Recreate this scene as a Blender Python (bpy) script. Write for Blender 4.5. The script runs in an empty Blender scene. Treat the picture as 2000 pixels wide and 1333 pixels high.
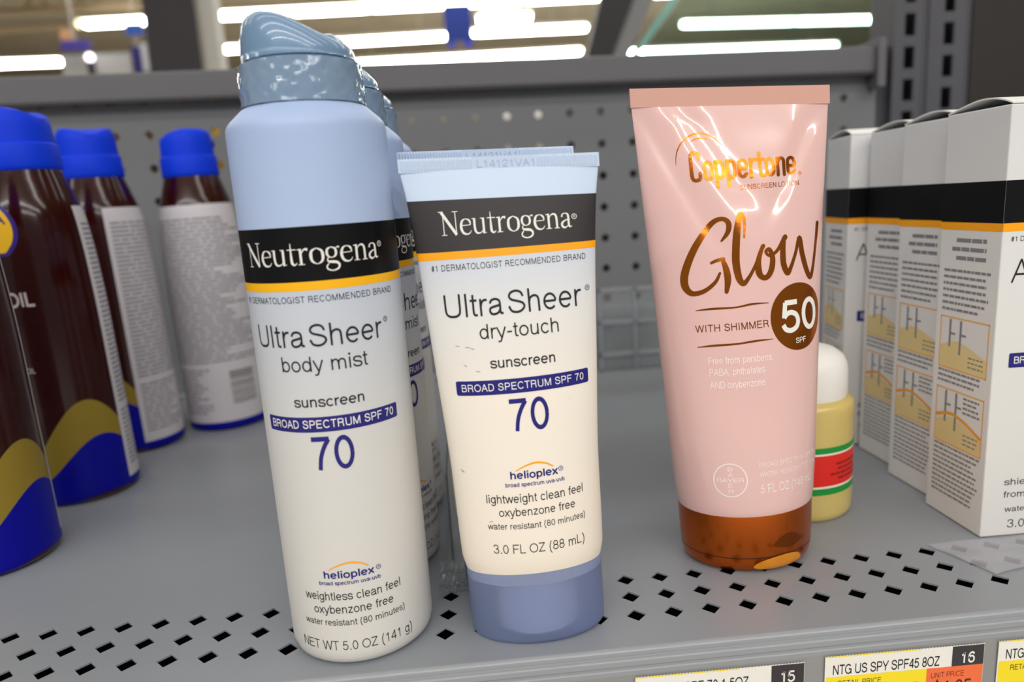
import bpy, bmesh, math, random
import numpy as np
from mathutils import Matrix, Vector

random.seed(7)
rng = np.random.default_rng(11)
SC = bpy.context.scene
COL = SC.collection
MM = 0.001
PI = math.pi


def lin(c):
    """sRGB 0-255 triple -> linear rgba"""
    out = []
    for v in c:
        v = v / 255.0
        out.append(v / 12.92 if v <= 0.04045 else ((v + 0.055) / 1.055) ** 2.4)
    return (out[0], out[1], out[2], 1.0)


# ------------------------------------------------------------------ camera
cam_d = bpy.data.cameras.new('camera')
cam = bpy.data.objects.new('camera', cam_d)
COL.objects.link(cam)
yaw, pitch, roll = 0.0625, 0.1873, -0.0612
cy, sy, cp, sp = math.cos(yaw), math.sin(yaw), math.cos(pitch), math.sin(pitch)
fwd = Vector((sy * cp, cy * cp, -sp))
rgt = Vector((cy, -sy, 0))
upv = rgt.cross(fwd)
r2 = math.cos(roll) * rgt + math.sin(roll) * upv
u2 = -math.sin(roll) * rgt + math.cos(roll) * upv
M = Matrix((r2, u2, -fwd)).transposed().to_4x4()
M.translation = Vector((141.28, -214.44, 136.47)) * MM
cam.matrix_world = M
cam_d.sensor_width = 36.0
cam_d.lens = 36.0 * 1400 / 2000
cam_d.clip_start = 0.01
cam_d.clip_end = 200
cam_d.dof.use_dof = True
cam_d.dof.focus_distance = 0.237
cam_d.dof.aperture_fstop = 8.2
SC.camera = cam

# ------------------------------------------------------------------ world, lamps, exposure
SC.view_settings.view_transform = 'Standard'
SC.view_settings.look = 'None'
SC.view_settings.exposure = 0.0
SC.view_settings.gamma = 1.0
SC.view_settings.use_curve_mapping = False
W = bpy.data.worlds.new('store_air')
SC.world = W
W.use_nodes = True
W.node_tree.nodes['Background'].inputs['Color'].default_value = (0.84, 0.91, 1.0, 1)
W.node_tree.nodes['Background'].inputs['Strength'].default_value = 0.29


def row_lamp(name, y, x, length, power, color, z=3.6, wid=0.25, aim=None):
    """one row of the shop's ceiling fluorescents that hangs out of the picture"""
    d = bpy.data.lights.new(name, 'AREA')
    d.shape = 'RECTANGLE'
    d.size = length
    d.size_y = wid
    d.energy = power
    d.color = color
    o = bpy.data.objects.new(name, d)
    COL.objects.link(o)
    o.location = (x, y, z)
    return o


WARM = (1.0, 0.975, 0.94)
COOL = (0.93, 0.97, 1.0)
row_lamp('aisle_lamp_row', -0.55, 0.3, 9.0, 40, WARM)
row_lamp('aisle_lamp_row', -2.9, 0.0, 12.0, 155, WARM)
row_lamp('aisle_lamp_row', -5.2, 0.0, 12.0, 275, WARM)
row_lamp('aisle_lamp_row', -7.5, 0.0, 12.0, 350, WARM)
row_lamp('aisle_lamp_row', 1.75, 0.0, 12.0, 50, COOL)
row_lamp('aisle_lamp_row', 4.1, 0.0, 12.0, 80, COOL)
row_lamp('aisle_lamp_row', 8.7, 0.0, 14.0, 260, COOL)

# ------------------------------------------------------------------ materials
MATS = {}


def mat(name, col, rough=0.5, metal=0.0, spec=0.5, coat=0.0, trans=0.0, alpha=1.0, emit=None, estr=0.0,
        noise=0.0, nscale=60.0, bump=0.0, bscale=300.0, ior=1.45, coat_rough=0.05, sss=0.0):
    if name in MATS:
        return MATS[name]
    m = bpy.data.materials.new(name)
    m.use_nodes = True
    nt = m.node_tree
    b = nt.nodes['Principled BSDF']
    c = lin(col)
    b.inputs['Base Color'].default_value = c
    b.inputs['Roughness'].default_value = rough
    b.inputs['Metallic'].default_value = metal
    b.inputs['Specular IOR Level'].default_value = spec
    b.inputs['Coat Weight'].default_value = coat
    b.inputs['Coat Roughness'].default_value = coat_rough
    b.inputs['Transmission Weight'].default_value = trans
    b.inputs['Alpha'].default_value = alpha
    b.inputs['IOR'].default_value = ior
    if sss:
        b.inputs['Subsurface Weight'].default_value = sss
        b.inputs['Subsurface Radius'].default_value = (0.004, 0.004, 0.005)
        b.inputs['Subsurface Scale'].default_value = 1.0
    if emit:
        b.inputs['Emission Color'].default_value = lin(emit)
        b.inputs['Emission Strength'].default_value = estr
    if noise or bump:
        tc = nt.nodes.new('ShaderNodeTexCoord')
    if noise:
        n = nt.nodes.new('ShaderNodeTexNoise')
        n.inputs['Scale'].default_value = nscale
        n.inputs['Detail'].default_value = 5
        nt.links.new(tc.outputs['Object'], n.inputs['Vector'])
        r = nt.nodes.new('ShaderNodeValToRGB')
        r.color_ramp.elements[0].position = 0.25
        r.color_ramp.elements[1].position = 0.75
        lo = tuple(max(0, x * (1 - noise)) for x in c[:3]) + (1,)
        hi = tuple(min(1, x * (1 + noise)) for x in c[:3]) + (1,)
        r.color_ramp.elements[0].color = lo
        r.color_ramp.elements[1].color = hi
        nt.links.new(n.outputs['Fac'], r.inputs['Fac'])
        nt.links.new(r.outputs['Color'], b.inputs['Base Color'])
    if bump:
        n2 = nt.nodes.new('ShaderNodeTexNoise')
        n2.inputs['Scale'].default_value = bscale
        n2.inputs['Detail'].default_value = 3
        nt.links.new(tc.outputs['Object'], n2.inputs['Vector'])
        bp = nt.nodes.new('ShaderNodeBump')
        bp.inputs['Strength'].default_value = bump
        bp.inputs['Distance'].default_value = 0.001
        nt.links.new(n2.outputs['Fac'], bp.inputs['Height'])
        nt.links.new(bp.outputs['Normal'], b.inputs['Normal'])
    MATS[name] = m
    return m


def grad_mat(name, stops, rough=0.4, coat=0.0, smudge=0.0):
    """printed colour that changes with the height on the package (stops: z in mm, sRGB)"""
    m = bpy.data.materials.new(name)
    m.use_nodes = True
    nt = m.node_tree
    b = nt.nodes['Principled BSDF']
    b.inputs['Roughness'].default_value = rough
    b.inputs['Coat Weight'].default_value = coat
    tc = nt.nodes.new('ShaderNodeTexCoord')
    sx = nt.nodes.new('ShaderNodeSeparateXYZ')
    nt.links.new(tc.outputs['Object'], sx.inputs[0])
    mp = nt.nodes.new('ShaderNodeMapRange')
    z0, z1 = stops[0][0], stops[-1][0]
    mp.inputs['From Min'].default_value = z0 * MM
    mp.inputs['From Max'].default_value = z1 * MM
    nt.links.new(sx.outputs['Z'], mp.inputs['Value'])
    r = nt.nodes.new('ShaderNodeValToRGB')
    el = r.color_ramp.elements
    el[0].position = 0
    el[0].color = lin(stops[0][1])
    el[1].position = 1
    el[1].color = lin(stops[-1][1])
    for z, c in stops[1:-1]:
        e = el.new((z - z0) / (z1 - z0))
        e.color = lin(c)
    nt.links.new(mp.outputs['Result'], r.inputs['Fac'])
    last = r.outputs['Color']
    if smudge:
        n = nt.nodes.new('ShaderNodeTexNoise')
        n.inputs['Scale'].default_value = 75
        n.inputs['Detail'].default_value = 9
        n.inputs['Roughness'].default_value = 0.75
        nt.links.new(tc.outputs['Object'], n.inputs['Vector'])
        r2_ = nt.nodes.new('ShaderNodeValToRGB')
        r2_.color_ramp.elements[0].position = 0.66
        r2_.color_ramp.elements[0].color = (0, 0, 0, 1)
        r2_.color_ramp.elements[1].position = 0.80
        r2_.color_ramp.elements[1].color = (smudge, smudge, smudge, 1)
        nt.links.new(n.outputs['Fac'], r2_.inputs['Fac'])
        mx = nt.nodes.new('ShaderNodeMixRGB')
        mx.inputs['Color2'].default_value = lin((120, 100, 90))
        nt.links.new(r2_.outputs['Color'], mx.inputs['Fac'])
        nt.links.new(last, mx.inputs['Color1'])
        last = mx.outputs['Color']
    nt.links.new(last, b.inputs['Base Color'])
    return m


INK = mat('black_ink', (24, 24, 28), 0.45)
NAVY = mat('navy_ink', (30, 28, 120), 0.4)
WHITEINK = mat('white_ink', (236, 234, 230), 0.4)
BANDBLACK = mat('black_print', (11, 11, 15), 0.38, spec=0.25)
BANDGREY = mat('charcoal_print', (48, 45, 47), 0.45)
YELLOW = mat('yellow_print', (252, 186, 10), 0.4)
AMBER = mat('amber_print', (255, 170, 10), 0.4)
GREYINK = mat('grey_ink', (92, 92, 100), 0.6)

# ------------------------------------------------------------------ object helpers


def link(o):
    COL.objects.link(o)
    return o


def tag(o, label=None, cat=None, group=None, kind=None):
    if label:
        o['label'] = label
    if cat:
        o['category'] = cat
    if group:
        o['group'] = group
    if kind:
        o['kind'] = kind
    return o


def empty(name, loc=(0, 0, 0), lean=0.0, rz=0.0, rx=0.0):
    o = link(bpy.data.objects.new(name, None))
    o.empty_display_size = 0.02
    m = Matrix.Rotation(math.radians(lean), 4, 'Y') @ Matrix.Rotation(math.radians(rx), 4, 'X') @ Matrix.Rotation(math.radians(rz), 4, 'Z')
    m.translation = Vector(loc) * MM
    o.matrix_world = m
    return o


def mesh(name, verts, faces, m, parent=None, smooth=False, kind=None):
    me = bpy.data.meshes.new(name)
    v = np.asarray(verts, float) * MM
    me.from_pydata([tuple(p) for p in v], [], [tuple(int(i) for i in f) for f in faces])
    me.materials.append(m)
    if smooth:
        me.polygons.foreach_set('use_smooth', [True] * len(me.polygons))
    me.update()
    o = link(bpy.data.objects.new(name, me))
    if parent is not None:
        o.parent = parent
    if kind:
        o['kind'] = kind
    return o


def from_bm(name, bm, m, parent=None, smooth=False):
    me = bpy.data.meshes.new(name)
    bm.to_mesh(me)
    bm.free()
    me.materials.append(m)
    if smooth:
        me.polygons.foreach_set('use_smooth', [True] * len(me.polygons))
    o = link(bpy.data.objects.new(name, me))
    if parent is not None:
        o.parent = parent
    return o


def auto_smooth(o, ang=35):
    me = o.data
    bm = bmesh.new()
    bm.from_mesh(me)
    for e in bm.edges:
        if len(e.link_faces) == 2 and e.calc_face_angle(0) > math.radians(ang):
            e.smooth = False
    for f in bm.faces:
        f.smooth = True
    bm.to_mesh(me)
    bm.free()
    return o


def rbox(name, lo, hi, m, parent=None, bev=0.0, seg=2, mtx=None):
    bm = bmesh.new()
    x0, y0, z0 = [c * MM for c in lo]
    x1, y1, z1 = [c * MM for c in hi]
    vs = [bm.verts.new(p) for p in ((x0, y0, z0), (x1, y0, z0), (x1, y1, z0), (x0, y1, z0), (x0, y0, z1), (x1, y0, z1), (x1, y1, z1), (x0, y1, z1))]
    for f in ((0, 3, 2, 1), (4, 5, 6, 7), (0, 1, 5, 4), (1, 2, 6, 5), (2, 3, 7, 6), (3, 0, 4, 7)):
        bm.faces.new([vs[i] for i in f])
    if bev:
        bmesh.ops.bevel(bm, geom=bm.edges[:], offset=bev * MM, segments=seg, profile=0.5, affect='EDGES')
    if mtx is not None:
        bmesh.ops.transform(bm, matrix=mtx, verts=bm.verts)
    return from_bm(name, bm, m, parent, smooth=False)


def copy_tree(o, parent=None):
    c = o.copy()
    link(c)
    c.parent = parent
    for ch in list(o.children):
        cc = copy_tree(ch, c)
        cc.matrix_parent_inverse = ch.matrix_parent_inverse.copy()
    return c


def smooth_interp(T):
    zs = np.array([t[0] for t in T], float)
    vs = np.array([t[1] for t in T], float)
    h = np.diff(zs)
    d = np.diff(vs) / h
    mtan = np.zeros(len(zs))
    mtan[0], mtan[-1] = d[0], d[-1]
    for i in range(1, len(zs) - 1):
        if d[i - 1] * d[i] > 0:
            w1, w2 = 2 * h[i] + h[i - 1], h[i] + 2 * h[i - 1]
            mtan[i] = (w1 + w2) / (w1 / d[i - 1] + w2 / d[i])

    def f(z):
        z = np.clip(np.asarray(z, float), zs[0], zs[-1])
        i = np.clip(np.searchsorted(zs, z) - 1, 0, len(h) - 1)
        t = (z - zs[i]) / h[i]
        return (vs[i] * (1 + 2 * t) * (1 - t) ** 2 + mtan[i] * h[i] * t * (1 - t) ** 2 + vs[i + 1] * t * t * (3 - 2 * t) + mtan[i + 1] * h[i] * t * t * (t - 1))
    return f


class Surf:
    """oval upright container: half width a(z), half depth b(z); u = arc length from the front line"""

    def __init__(self, A, B=None):
        self.a = smooth_interp(A)
        self.b = smooth_interp(B) if B else self.a
        self.round = B is None
        self.cache = {}
        self.dent = None
        self.skew = None

    def theta(self, u, z):
        if self.round:
            return u / float(self.a(z))
        key = round(float(z) * 2) / 2
        if key not in self.cache:
            a, b = float(self.a(key)), float(self.b(key))
            t = np.linspace(-PI * 0.75, PI * 0.75, 401)
            g = np.hypot(a * np.cos(t), b * np.sin(t))
            s = np.concatenate([[0], np.cumsum((g[1:] + g[:-1]) / 2 * np.diff(t))])
            s -= np.interp(0, t, s)
            self.cache[key] = (s, t)
        s, t = self.cache[key]
        return float(np.interp(u, s, t))

    def pt(self, u, z, off=0.06):
        return self.pth(self.theta(u, z), z, off)

    def pth(self, th, z, off=0.0):
        a, b = float(self.a(z)), float(self.b(z))
        x, y = a * math.sin(th), -b * math.cos(th)
        nx, ny = b * math.sin(th), -a * math.cos(th)
        l = math.hypot(nx, ny) or 1
        if self.dent:
            off = off + self.dent(x, y, z)
        if self.skew:
            k, z0, z1 = self.skew
            f = min(1.0, max(0.0, (z - z0) / (z1 - z0)))
            z = z + k * x * f * f * (3 - 2 * f)
        return (x + off * nx / l, y + off * ny / l, z)

    def body(self, name, zs, m, parent, n=96, cap0=True, cap1=True, off=0.0):
        vs, fs = [], []
        for z in zs:
            for i in range(n):
                vs.append(self.pth(2 * PI * i / n, z, off))
        for k in range(len(zs) - 1):
            for i in range(n):
                j = (i + 1) % n
                fs.append((k * n + i, k * n + j, (k + 1) * n + j, (k + 1) * n + i))
        if cap0:
            fs.append(tuple(range(n - 1, -1, -1)))
        if cap1:
            fs.append(tuple(range((len(zs) - 1) * n, len(zs) * n)))
        o = mesh(name, vs, fs, m, parent)
        return auto_smooth(o, 50)

    def patch(self, name, u0, u1, zlo, zhi, m, parent, off=0.05, nu=40, nz=6, th=False):
        """printed area between two heights (numbers or functions of u)"""
        vs, fs = [], []
        for i in range(nu + 1):
            u = u0 + (u1 - u0) * i / nu
            a0 = zlo(u) if callable(zlo) else zlo
            a1 = zhi(u) if callable(zhi) else zhi
            for k in range(nz + 1):
                z = a0 + (a1 - a0) * k / nz
                vs.append(self.pth(math.radians(u), z, off) if th else self.pt(u, z, off))
        for i in range(nu):
            for k in range(nz):
                q = i * (nz + 1) + k
                fs.append((q, q + nz + 1, q + nz + 2, q + 1))
        return mesh(name, vs, fs, m, parent, smooth=True)

    def decal(self, name, bm2, m, parent, off=0.08, cut=1.0, cutz=3.0):
        """bend a flat bmesh (x=u, y=z, in mm) onto the surface"""
        wrap_cut(bm2, cut, cutz)
        for v in bm2.verts:
            v.co = Vector(self.pt(v.co.x, v.co.y, off)) * MM
        return from_bm(name, bm2, m, parent)


def wrap_cut(bm, cut, cutz):
    xs = [v.co.x for v in bm.verts]
    ys = [v.co.y for v in bm.verts]
    for lo, hi, st, ax in ((min(xs), max(xs), cut, 0), (min(ys), max(ys), cutz, 1)):
        k = math.ceil(lo / st)
        while k * st < hi:
            no = (1, 0, 0) if ax == 0 else (0, 1, 0)
            co = (k * st, 0, 0) if ax == 0 else (0, k * st, 0)
            bmesh.ops.bisect_plane(bm, geom=bm.verts[:] + bm.edges[:] + bm.faces[:], plane_co=co, plane_no=no, dist=1e-5)
            k += 1


def put_text(surf, parent, s, u0, u1, z, h, m, bold=0.0, name='lettering', off=0.08, cut=1.0, track=0.012):
    return surf.decal(name, text_bm(s, u0, u1, z, h, bold, track), m, parent, off, cut)


# strokes ---------------------------------------------------------------


def catmull(P, n=7):
    P = [np.array(p, float) for p in P]
    if len(P) < 3:
        return np.array([P[0] + (P[-1] - P[0]) * t for t in np.linspace(0, 1, 5)])
    Q = [2 * P[0] - P[1]] + P + [2 * P[-1] - P[-2]]
    out = []
    for i in range(1, len(Q) - 2):
        for t in np.linspace(0, 1, n, endpoint=False):
            out.append(0.5 * ((2 * Q[i]) + (-Q[i - 1] + Q[i + 1]) * t + (2 * Q[i - 1] - 5 * Q[i] + 4 * Q[i + 1] - Q[i + 2]) * t * t + (-Q[i - 1] + 3 * Q[i] - 3 * Q[i + 1] + Q[i + 2]) * t ** 3))
    out.append(P[-1])
    return np.array(out)


def add_stroke(bm, pts, widths, smooth=True, n=7, cap=False):
    """ribbon along points (x,y) with a width at each point"""
    arr = [(p[0], p[1], w) for p, w in zip(pts, widths)]
    if smooth and len(arr) > 2:
        C = catmull(arr, n)
    else:
        C = np.array(arr, float)
    C[:, 2] = np.maximum(C[:, 2], 1e-3)
    d = np.gradient(C[:, :2], axis=0)
    l = np.hypot(d[:, 0], d[:, 1])
    l[l == 0] = 1
    nrm = np.stack([-d[:, 1] / l, d[:, 0] / l], -1)
    L = C[:, :2] + nrm * C[:, 2:3] / 2
    R = C[:, :2] - nrm * C[:, 2:3] / 2
    vl = [bm.verts.new((x, y, 0)) for x, y in L]
    vr = [bm.verts.new((x, y, 0)) for x, y in R]
    for i in range(len(vl) - 1):
        bm.faces.new((vl[i], vr[i], vr[i + 1], vl[i + 1]))
    if cap:
        for e, sgn in ((0, -1), (len(C) - 1, 1)):
            c, w = C[e, :2], C[e, 2] / 2
            t = np.array([d[e, 0], d[e, 1]]) / l[e] * sgn
            q = nrm[e]
            vs = [bm.verts.new((*(c + q * w * math.cos(k) + t * w * math.sin(k)), 0)) for k in np.linspace(0, PI, 7)]
            bm.faces.new(vs if sgn < 0 else vs[::-1])


def add_poly(bm, pts):
    bm.faces.new([bm.verts.new((x, y, 0)) for x, y in pts])


def add_ring(bm, cx, cy_, rx, ry, w, n=40):
    o = [bm.verts.new((cx + (rx + w / 2) * math.cos(2 * PI * k / n), cy_ + (ry + w / 2) * math.sin(2 * PI * k / n), 0)) for k in range(n)]
    i = [bm.verts.new((cx + (rx - w / 2) * math.cos(2 * PI * k / n), cy_ + (ry - w / 2) * math.sin(2 * PI * k / n), 0)) for k in range(n)]
    for k in range(n):
        j = (k + 1) % n
        bm.faces.new((o[k], o[j], i[j], i[k]))



# stroke-built grotesque letters (em units: capital 0.72, small letter 0.53)
def _el(cx, cy_, rx, ry, a0=0, a1=360, n=20):
    return [(cx + rx * math.cos(math.radians(a)), cy_ + ry * math.sin(math.radians(a))) for a in np.linspace(a0, a1, n)]


def _c(*p):
    return [tuple(q) for q in catmull(p, 6)]


def _b(*p):
    return list(p)


_S = _c((.44, .37), (.39, .46), (.25, .49), (.11, .46), (.07, .37), (.13, .30), (.26, .265), (.40, .225), (.45, .14), (.38, .05), (.25, .035), (.11, .07), (.05, .165))
_SC = _c((.57, .5), (.5, .63), (.34, .685), (.16, .64), (.09, .53), (.16, .43), (.34, .375), (.53, .31), (.6, .2), (.5, .08), (.33, .035), (.15, .08), (.06, .23))
_AR = _c((.1, .30), (.15, .43), (.29, .49), (.41, .44), (.44, .31))
GLY = {
    ' ': (.278, []),
    '_': (.10, []),
    'a': (.556, [_c((.085, .36), (.13, .45), (.26, .49), (.39, .45), (.43, .36), (.43, .12), (.46, .05), (.53, .05)), _c((.43, .30), (.25, .265), (.1, .22), (.07, .13), (.12, .05), (.22, .03), (.36, .075), (.43, .18))]),
    'b': (.556, [_b((.1, 0), (.1, .72)), _el(.295, .263, .19, .228)]),
    'c': (.5, [_el(.265, .263, .2, .228, 38, 322)]),
    'd': (.556, [_b((.455, 0), (.455, .72)), _el(.26, .263, .19, .228)]),
    'e': (.556, [_b((.07, .27), (.48, .27)), _el(.275, .263, .205, .228, 2, 318)]),
    'f': (.278, [_c((.27, .675), (.2, .68), (.14, .63), (.135, .5), (.135, .2), (.135, 0)), _b((.02, .49), (.26, .49))]),
    'g': (.556, [_el(.26, .27, .19, .222), _c((.455, .53), (.455, .3), (.455, .03), (.41, -.12), (.27, -.17), (.14, -.14), (.08, -.07))]),
    'h': (.556, [_b((.1, 0), (.1, .72)), _AR, _b((.44, .32), (.44, 0))]),
    'i': (.222, [_b((.11, 0), (.11, .53)), _b((.11, .62), (.11, .72))]),
    'k': (.5, [_b((.1, 0), (.1, .72)), _b((.42, .53), (.12, .2)), _b((.22, .3), (.46, 0))]),
    'l': (.222, [_b((.11, 0), (.11, .72))]),
    'm': (.833, [_b((.1, 0), (.1, .53)), _c((.1, .30), (.15, .43), (.26, .49), (.37, .44), (.41, .31)), _b((.415, .33), (.415, 0)), _c((.415, .30), (.46, .43), (.57, .49), (.69, .44), (.73, .31)), _b((.73, .32), (.73, 0))]),
    'n': (.556, [_b((.1, 0), (.1, .53)), _AR, _b((.44, .32), (.44, 0))]),
    'o': (.556, [_el(.278, .263, .21, .228)]),
    'p': (.556, [_b((.1, -.2), (.1, .53)), _el(.295, .263, .19, .228)]),
    'r': (.333, [_b((.1, 0), (.1, .53)), _c((.1, .28), (.14, .41), (.22, .48), (.33, .485))]),
    's': (.5, [_S]),
    't': (.278, [_c((.13, .67), (.13, .4), (.13, .14), (.16, .05), (.26, .04)), _b((.02, .49), (.26, .49))]),
    'u': (.556, [_b((.1, .53), (.1, .2)), _c((.1, .22), (.13, .09), (.25, .035), (.39, .09), (.44, .22)), _b((.445, .53), (.445, 0))]),
    'v': (.5, [_b((.03, .53), (.25, 0.0)), _b((.25, 0.0), (.47, .53))]),
    'w': (.722, [_b((.03, .53), (.19, 0)), _b((.19, 0), (.36, .52)), _b((.36, .52), (.53, 0)), _b((.53, 0), (.69, .53))]),
    'x': (.5, [_b((.04, .53), (.46, 0)), _b((.46, .53), (.04, 0))]),
    'y': (.5, [_b((.03, .53), (.255, .01)), _c((.47, .53), (.36, .25), (.25, -.03), (.19, -.15), (.06, -.165))]),
    'z': (.5, [_b((.05, .49), (.44, .49)), _b((.43, .49), (.06, .04)), _b((.05, .04), (.46, .04))]),
    'A': (.667, [_b((.03, 0), (.33, .71)), _b((.33, .71), (.63, 0)), _b((.14, .255), (.52, .255))]),
    'B': (.667, [_b((.1, 0), (.1, .72)), _b((.1, .68), (.36, .68)), _b((.1, .385), (.38, .385)), _b((.1, .04), (.38, .04)), _c((.35, .68), (.5, .645), (.545, .535), (.5, .42), (.35, .385)), _c((.36, .385), (.54, .34), (.59, .21), (.54, .08), (.36, .04))]),
    'C': (.722, [_el(.375, .36, .31, .325, 38, 322, 26)]),
    'D': (.722, [_b((.1, 0), (.1, .72)), _b((.1, .68), (.32, .68)), _b((.1, .04), (.32, .04)), _c((.31, .68), (.5, .63), (.6, .5), (.62, .36), (.6, .22), (.5, .09), (.31, .04))]),
    'E': (.667, [_b((.1, 0), (.1, .72)), _b((.1, .68), (.6, .68)), _b((.1, .38), (.56, .38)), _b((.1, .04), (.61, .04))]),
    'F': (.611, [_b((.1, 0), (.1, .72)), _b((.1, .68), (.58, .68)), _b((.1, .37), (.52, .37))]),
    'G': (.778, [_el(.38, .36, .32, .325, 42, 335, 26), _b((.42, .35), (.69, .35)), _b((.68, .36), (.68, 0))]),
    'H': (.722, [_b((.1, 0), (.1, .72)), _b((.62, 0), (.62, .72)), _b((.1, .38), (.62, .38))]),
    'I': (.278, [_b((.14, 0), (.14, .72))]),
    'L': (.556, [_b((.1, 0), (.1, .72)), _b((.1, .04), (.52, .04))]),
    'M': (.833, [_b((.1, 0), (.1, .72)), _b((.73, 0), (.73, .72)), _b((.11, .71), (.415, .02)), _b((.415, .02), (.72, .71))]),
    'N': (.722, [_b((.1, 0), (.1, .72)), _b((.62, 0), (.62, .72)), _b((.11, .7), (.61, .02))]),
    'O': (.778, [_el(.389, .36, .33, .325, 0, 360, 30)]),
    'P': (.667, [_b((.1, 0), (.1, .72)), _b((.1, .68), (.38, .68)), _b((.1, .33), (.38, .33)), _c((.36, .68), (.53, .64), (.58, .505), (.53, .37), (.36, .33))]),
    'R': (.722, [_b((.1, 0), (.1, .72)), _b((.1, .68), (.4, .68)), _b((.1, .36), (.4, .36)), _c((.38, .68), (.55, .64), (.59, .52), (.55, .4), (.38, .36)), _c((.42, .36), (.55, .31), (.58, .18), (.6, .05), (.64, 0))]),
    'S': (.667, [_SC]),
    'T': (.611, [_b((.305, 0), (.305, .7)), _b((.02, .68), (.59, .68))]),
    'U': (.722, [_b((.1, .72), (.1, .25)), _c((.1, .27), (.13, .12), (.24, .045), (.36, .035), (.48, .045), (.59, .12), (.62, .27)), _b((.62, .72), (.62, .25))]),
    'V': (.667, [_b((.03, .72), (.33, 0)), _b((.33, 0), (.64, .72))]),
    'W': (.944, [_b((.03, .72), (.24, 0)), _b((.24, 0), (.47, .71)), _b((.47, .71), (.7, 0)), _b((.7, 0), (.91, .72))]),
    'Y': (.667, [_b((.03, .72), (.33, .29)), _b((.64, .72), (.33, .29)), _b((.33, .3), (.33, 0))]),
    'Z': (.611, [_b((.05, .68), (.56, .68)), _b((.55, .68), (.06, .04)), _b((.04, .04), (.58, .04))]),
    '0': (.556, [_el(.278, .355, .2, .32, 0, 360, 28)]),
    '1': (.556, [_b((.31, 0), (.31, .7)), _c((.12, .53), (.25, .57), (.31, .69))]),
    '2': (.556, [_c((.07, .48), (.11, .62), (.27, .68), (.43, .62), (.47, .5), (.41, .37), (.24, .23), (.1, .12), (.06, .04)), _b((.04, .04), (.5, .04))]),
    '3': (.556, [_c((.07, .52), (.12, .64), (.27, .68), (.42, .63), (.45, .52), (.4, .41), (.24, .375)), _c((.24, .375), (.42, .335), (.48, .2), (.42, .08), (.27, .035), (.11, .08), (.05, .2))]),
    '4': (.556, [_b((.39, 0), (.39, .7)), _b((.38, .68), (.04, .2)), _b((.03, .19), (.52, .19))]),
    '5': (.556, [_b((.47, .67), (.13, .67)), _b((.14, .68), (.085, .33)), _c((.085, .34), (.17, .42), (.29, .44), (.42, .38), (.475, .24), (.42, .1), (.27, .035), (.12, .07), (.05, .18))]),
    '6': (.556, [_el(.275, .24, .2, .205, 0, 360, 24), _c((.46, .56), (.4, .65), (.29, .68), (.15, .6), (.08, .42), (.075, .26))]),
    '7': (.556, [_b((.04, .675), (.5, .675)), _c((.49, .67), (.36, .5), (.25, .27), (.2, 0))]),
    '8': (.556, [_el(.278, .525, .17, .16, 0, 360, 22), _el(.278, .205, .205, .17, 0, 360, 24)]),
    '9': (.556, [_el(.28, .47, .2, .205, 0, 360, 24), _c((.09, .15), (.15, .06), (.26, .035), (.4, .11), (.475, .29), (.48, .45))]),
    '-': (.333, [_b((.04, .265), (.29, .265))]),
    '.': (.278, [_b((.14, 0), (.14, .095))]),
    ',': (.278, [_b((.15, .09), (.15, 0)), _b((.15, .02), (.09, -.12))]),
    '·': (.278, [_b((.14, .2), (.14, .32))]),
    '(': (.333, [_c((.26, .74), (.15, .55), (.1, .27), (.15, -.02), (.26, -.21))]),
    ')': (.333, [_c((.07, .74), (.18, .55), (.23, .27), (.18, -.02), (.07, -.21))]),
    '#': (.556, [_b((.17, 0), (.25, .7)), _b((.33, 0), (.41, .7)), _b((.05, .47), (.52, .47)), _b((.03, .23), (.5, .23))]),
    '$': (.556, [[(p[0] * .85, p[1] * .95 + .02) for p in _SC], _b((.28, -.08), (.28, .8))]),
    '®': (.5, [_el(.25, .4, .22, .22, 0, 360, 20), _b((.18, .28), (.18, .52)), _c((.18, .51), (.3, .48), (.18, .4)), _b((.22, .4), (.33, .28))]),
}


def text_bm(s, u0, u1, z, h, bold=0.0, track=0.012):
    """flat text filling u0..u1, baseline z, tallest glyph h (mm)"""
    w = max(0.035, 0.082 + 1.7 * bold)
    bm = bmesh.new()
    x = 0.0
    lo, hi, top = 1e9, -1e9, 0.0
    for ch in s:
        adv, st = GLY[ch]
        for p in st:
            q = [(x + a, b) for a, b in p]
            ww = w * (1.35 if ch in '.·' or (ch == 'i' and p[0][1] > .6) else 1.0)
            add_stroke(bm, q, [ww] * len(q), smooth=False)
            lo = min(lo, min(a for a, b in q) - w / 2)
            hi = max(hi, max(a for a, b in q) + w / 2)
        if ch in 'ABCDEFGHIKLMNOPRSTUVWXYZ0123456789bdfhiklt#()$®':
            top = max(top, .72)
        elif ch in ' _':
            pass
        else:
            top = max(top, .53)
        x += adv * (1 + 0.35 * (w - .08)) + track
    for v in bm.verts:
        v.co.x = u0 + (v.co.x - lo) / (hi - lo) * (u1 - u0)
        v.co.y = z + v.co.y / top * h
    return bm


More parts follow.
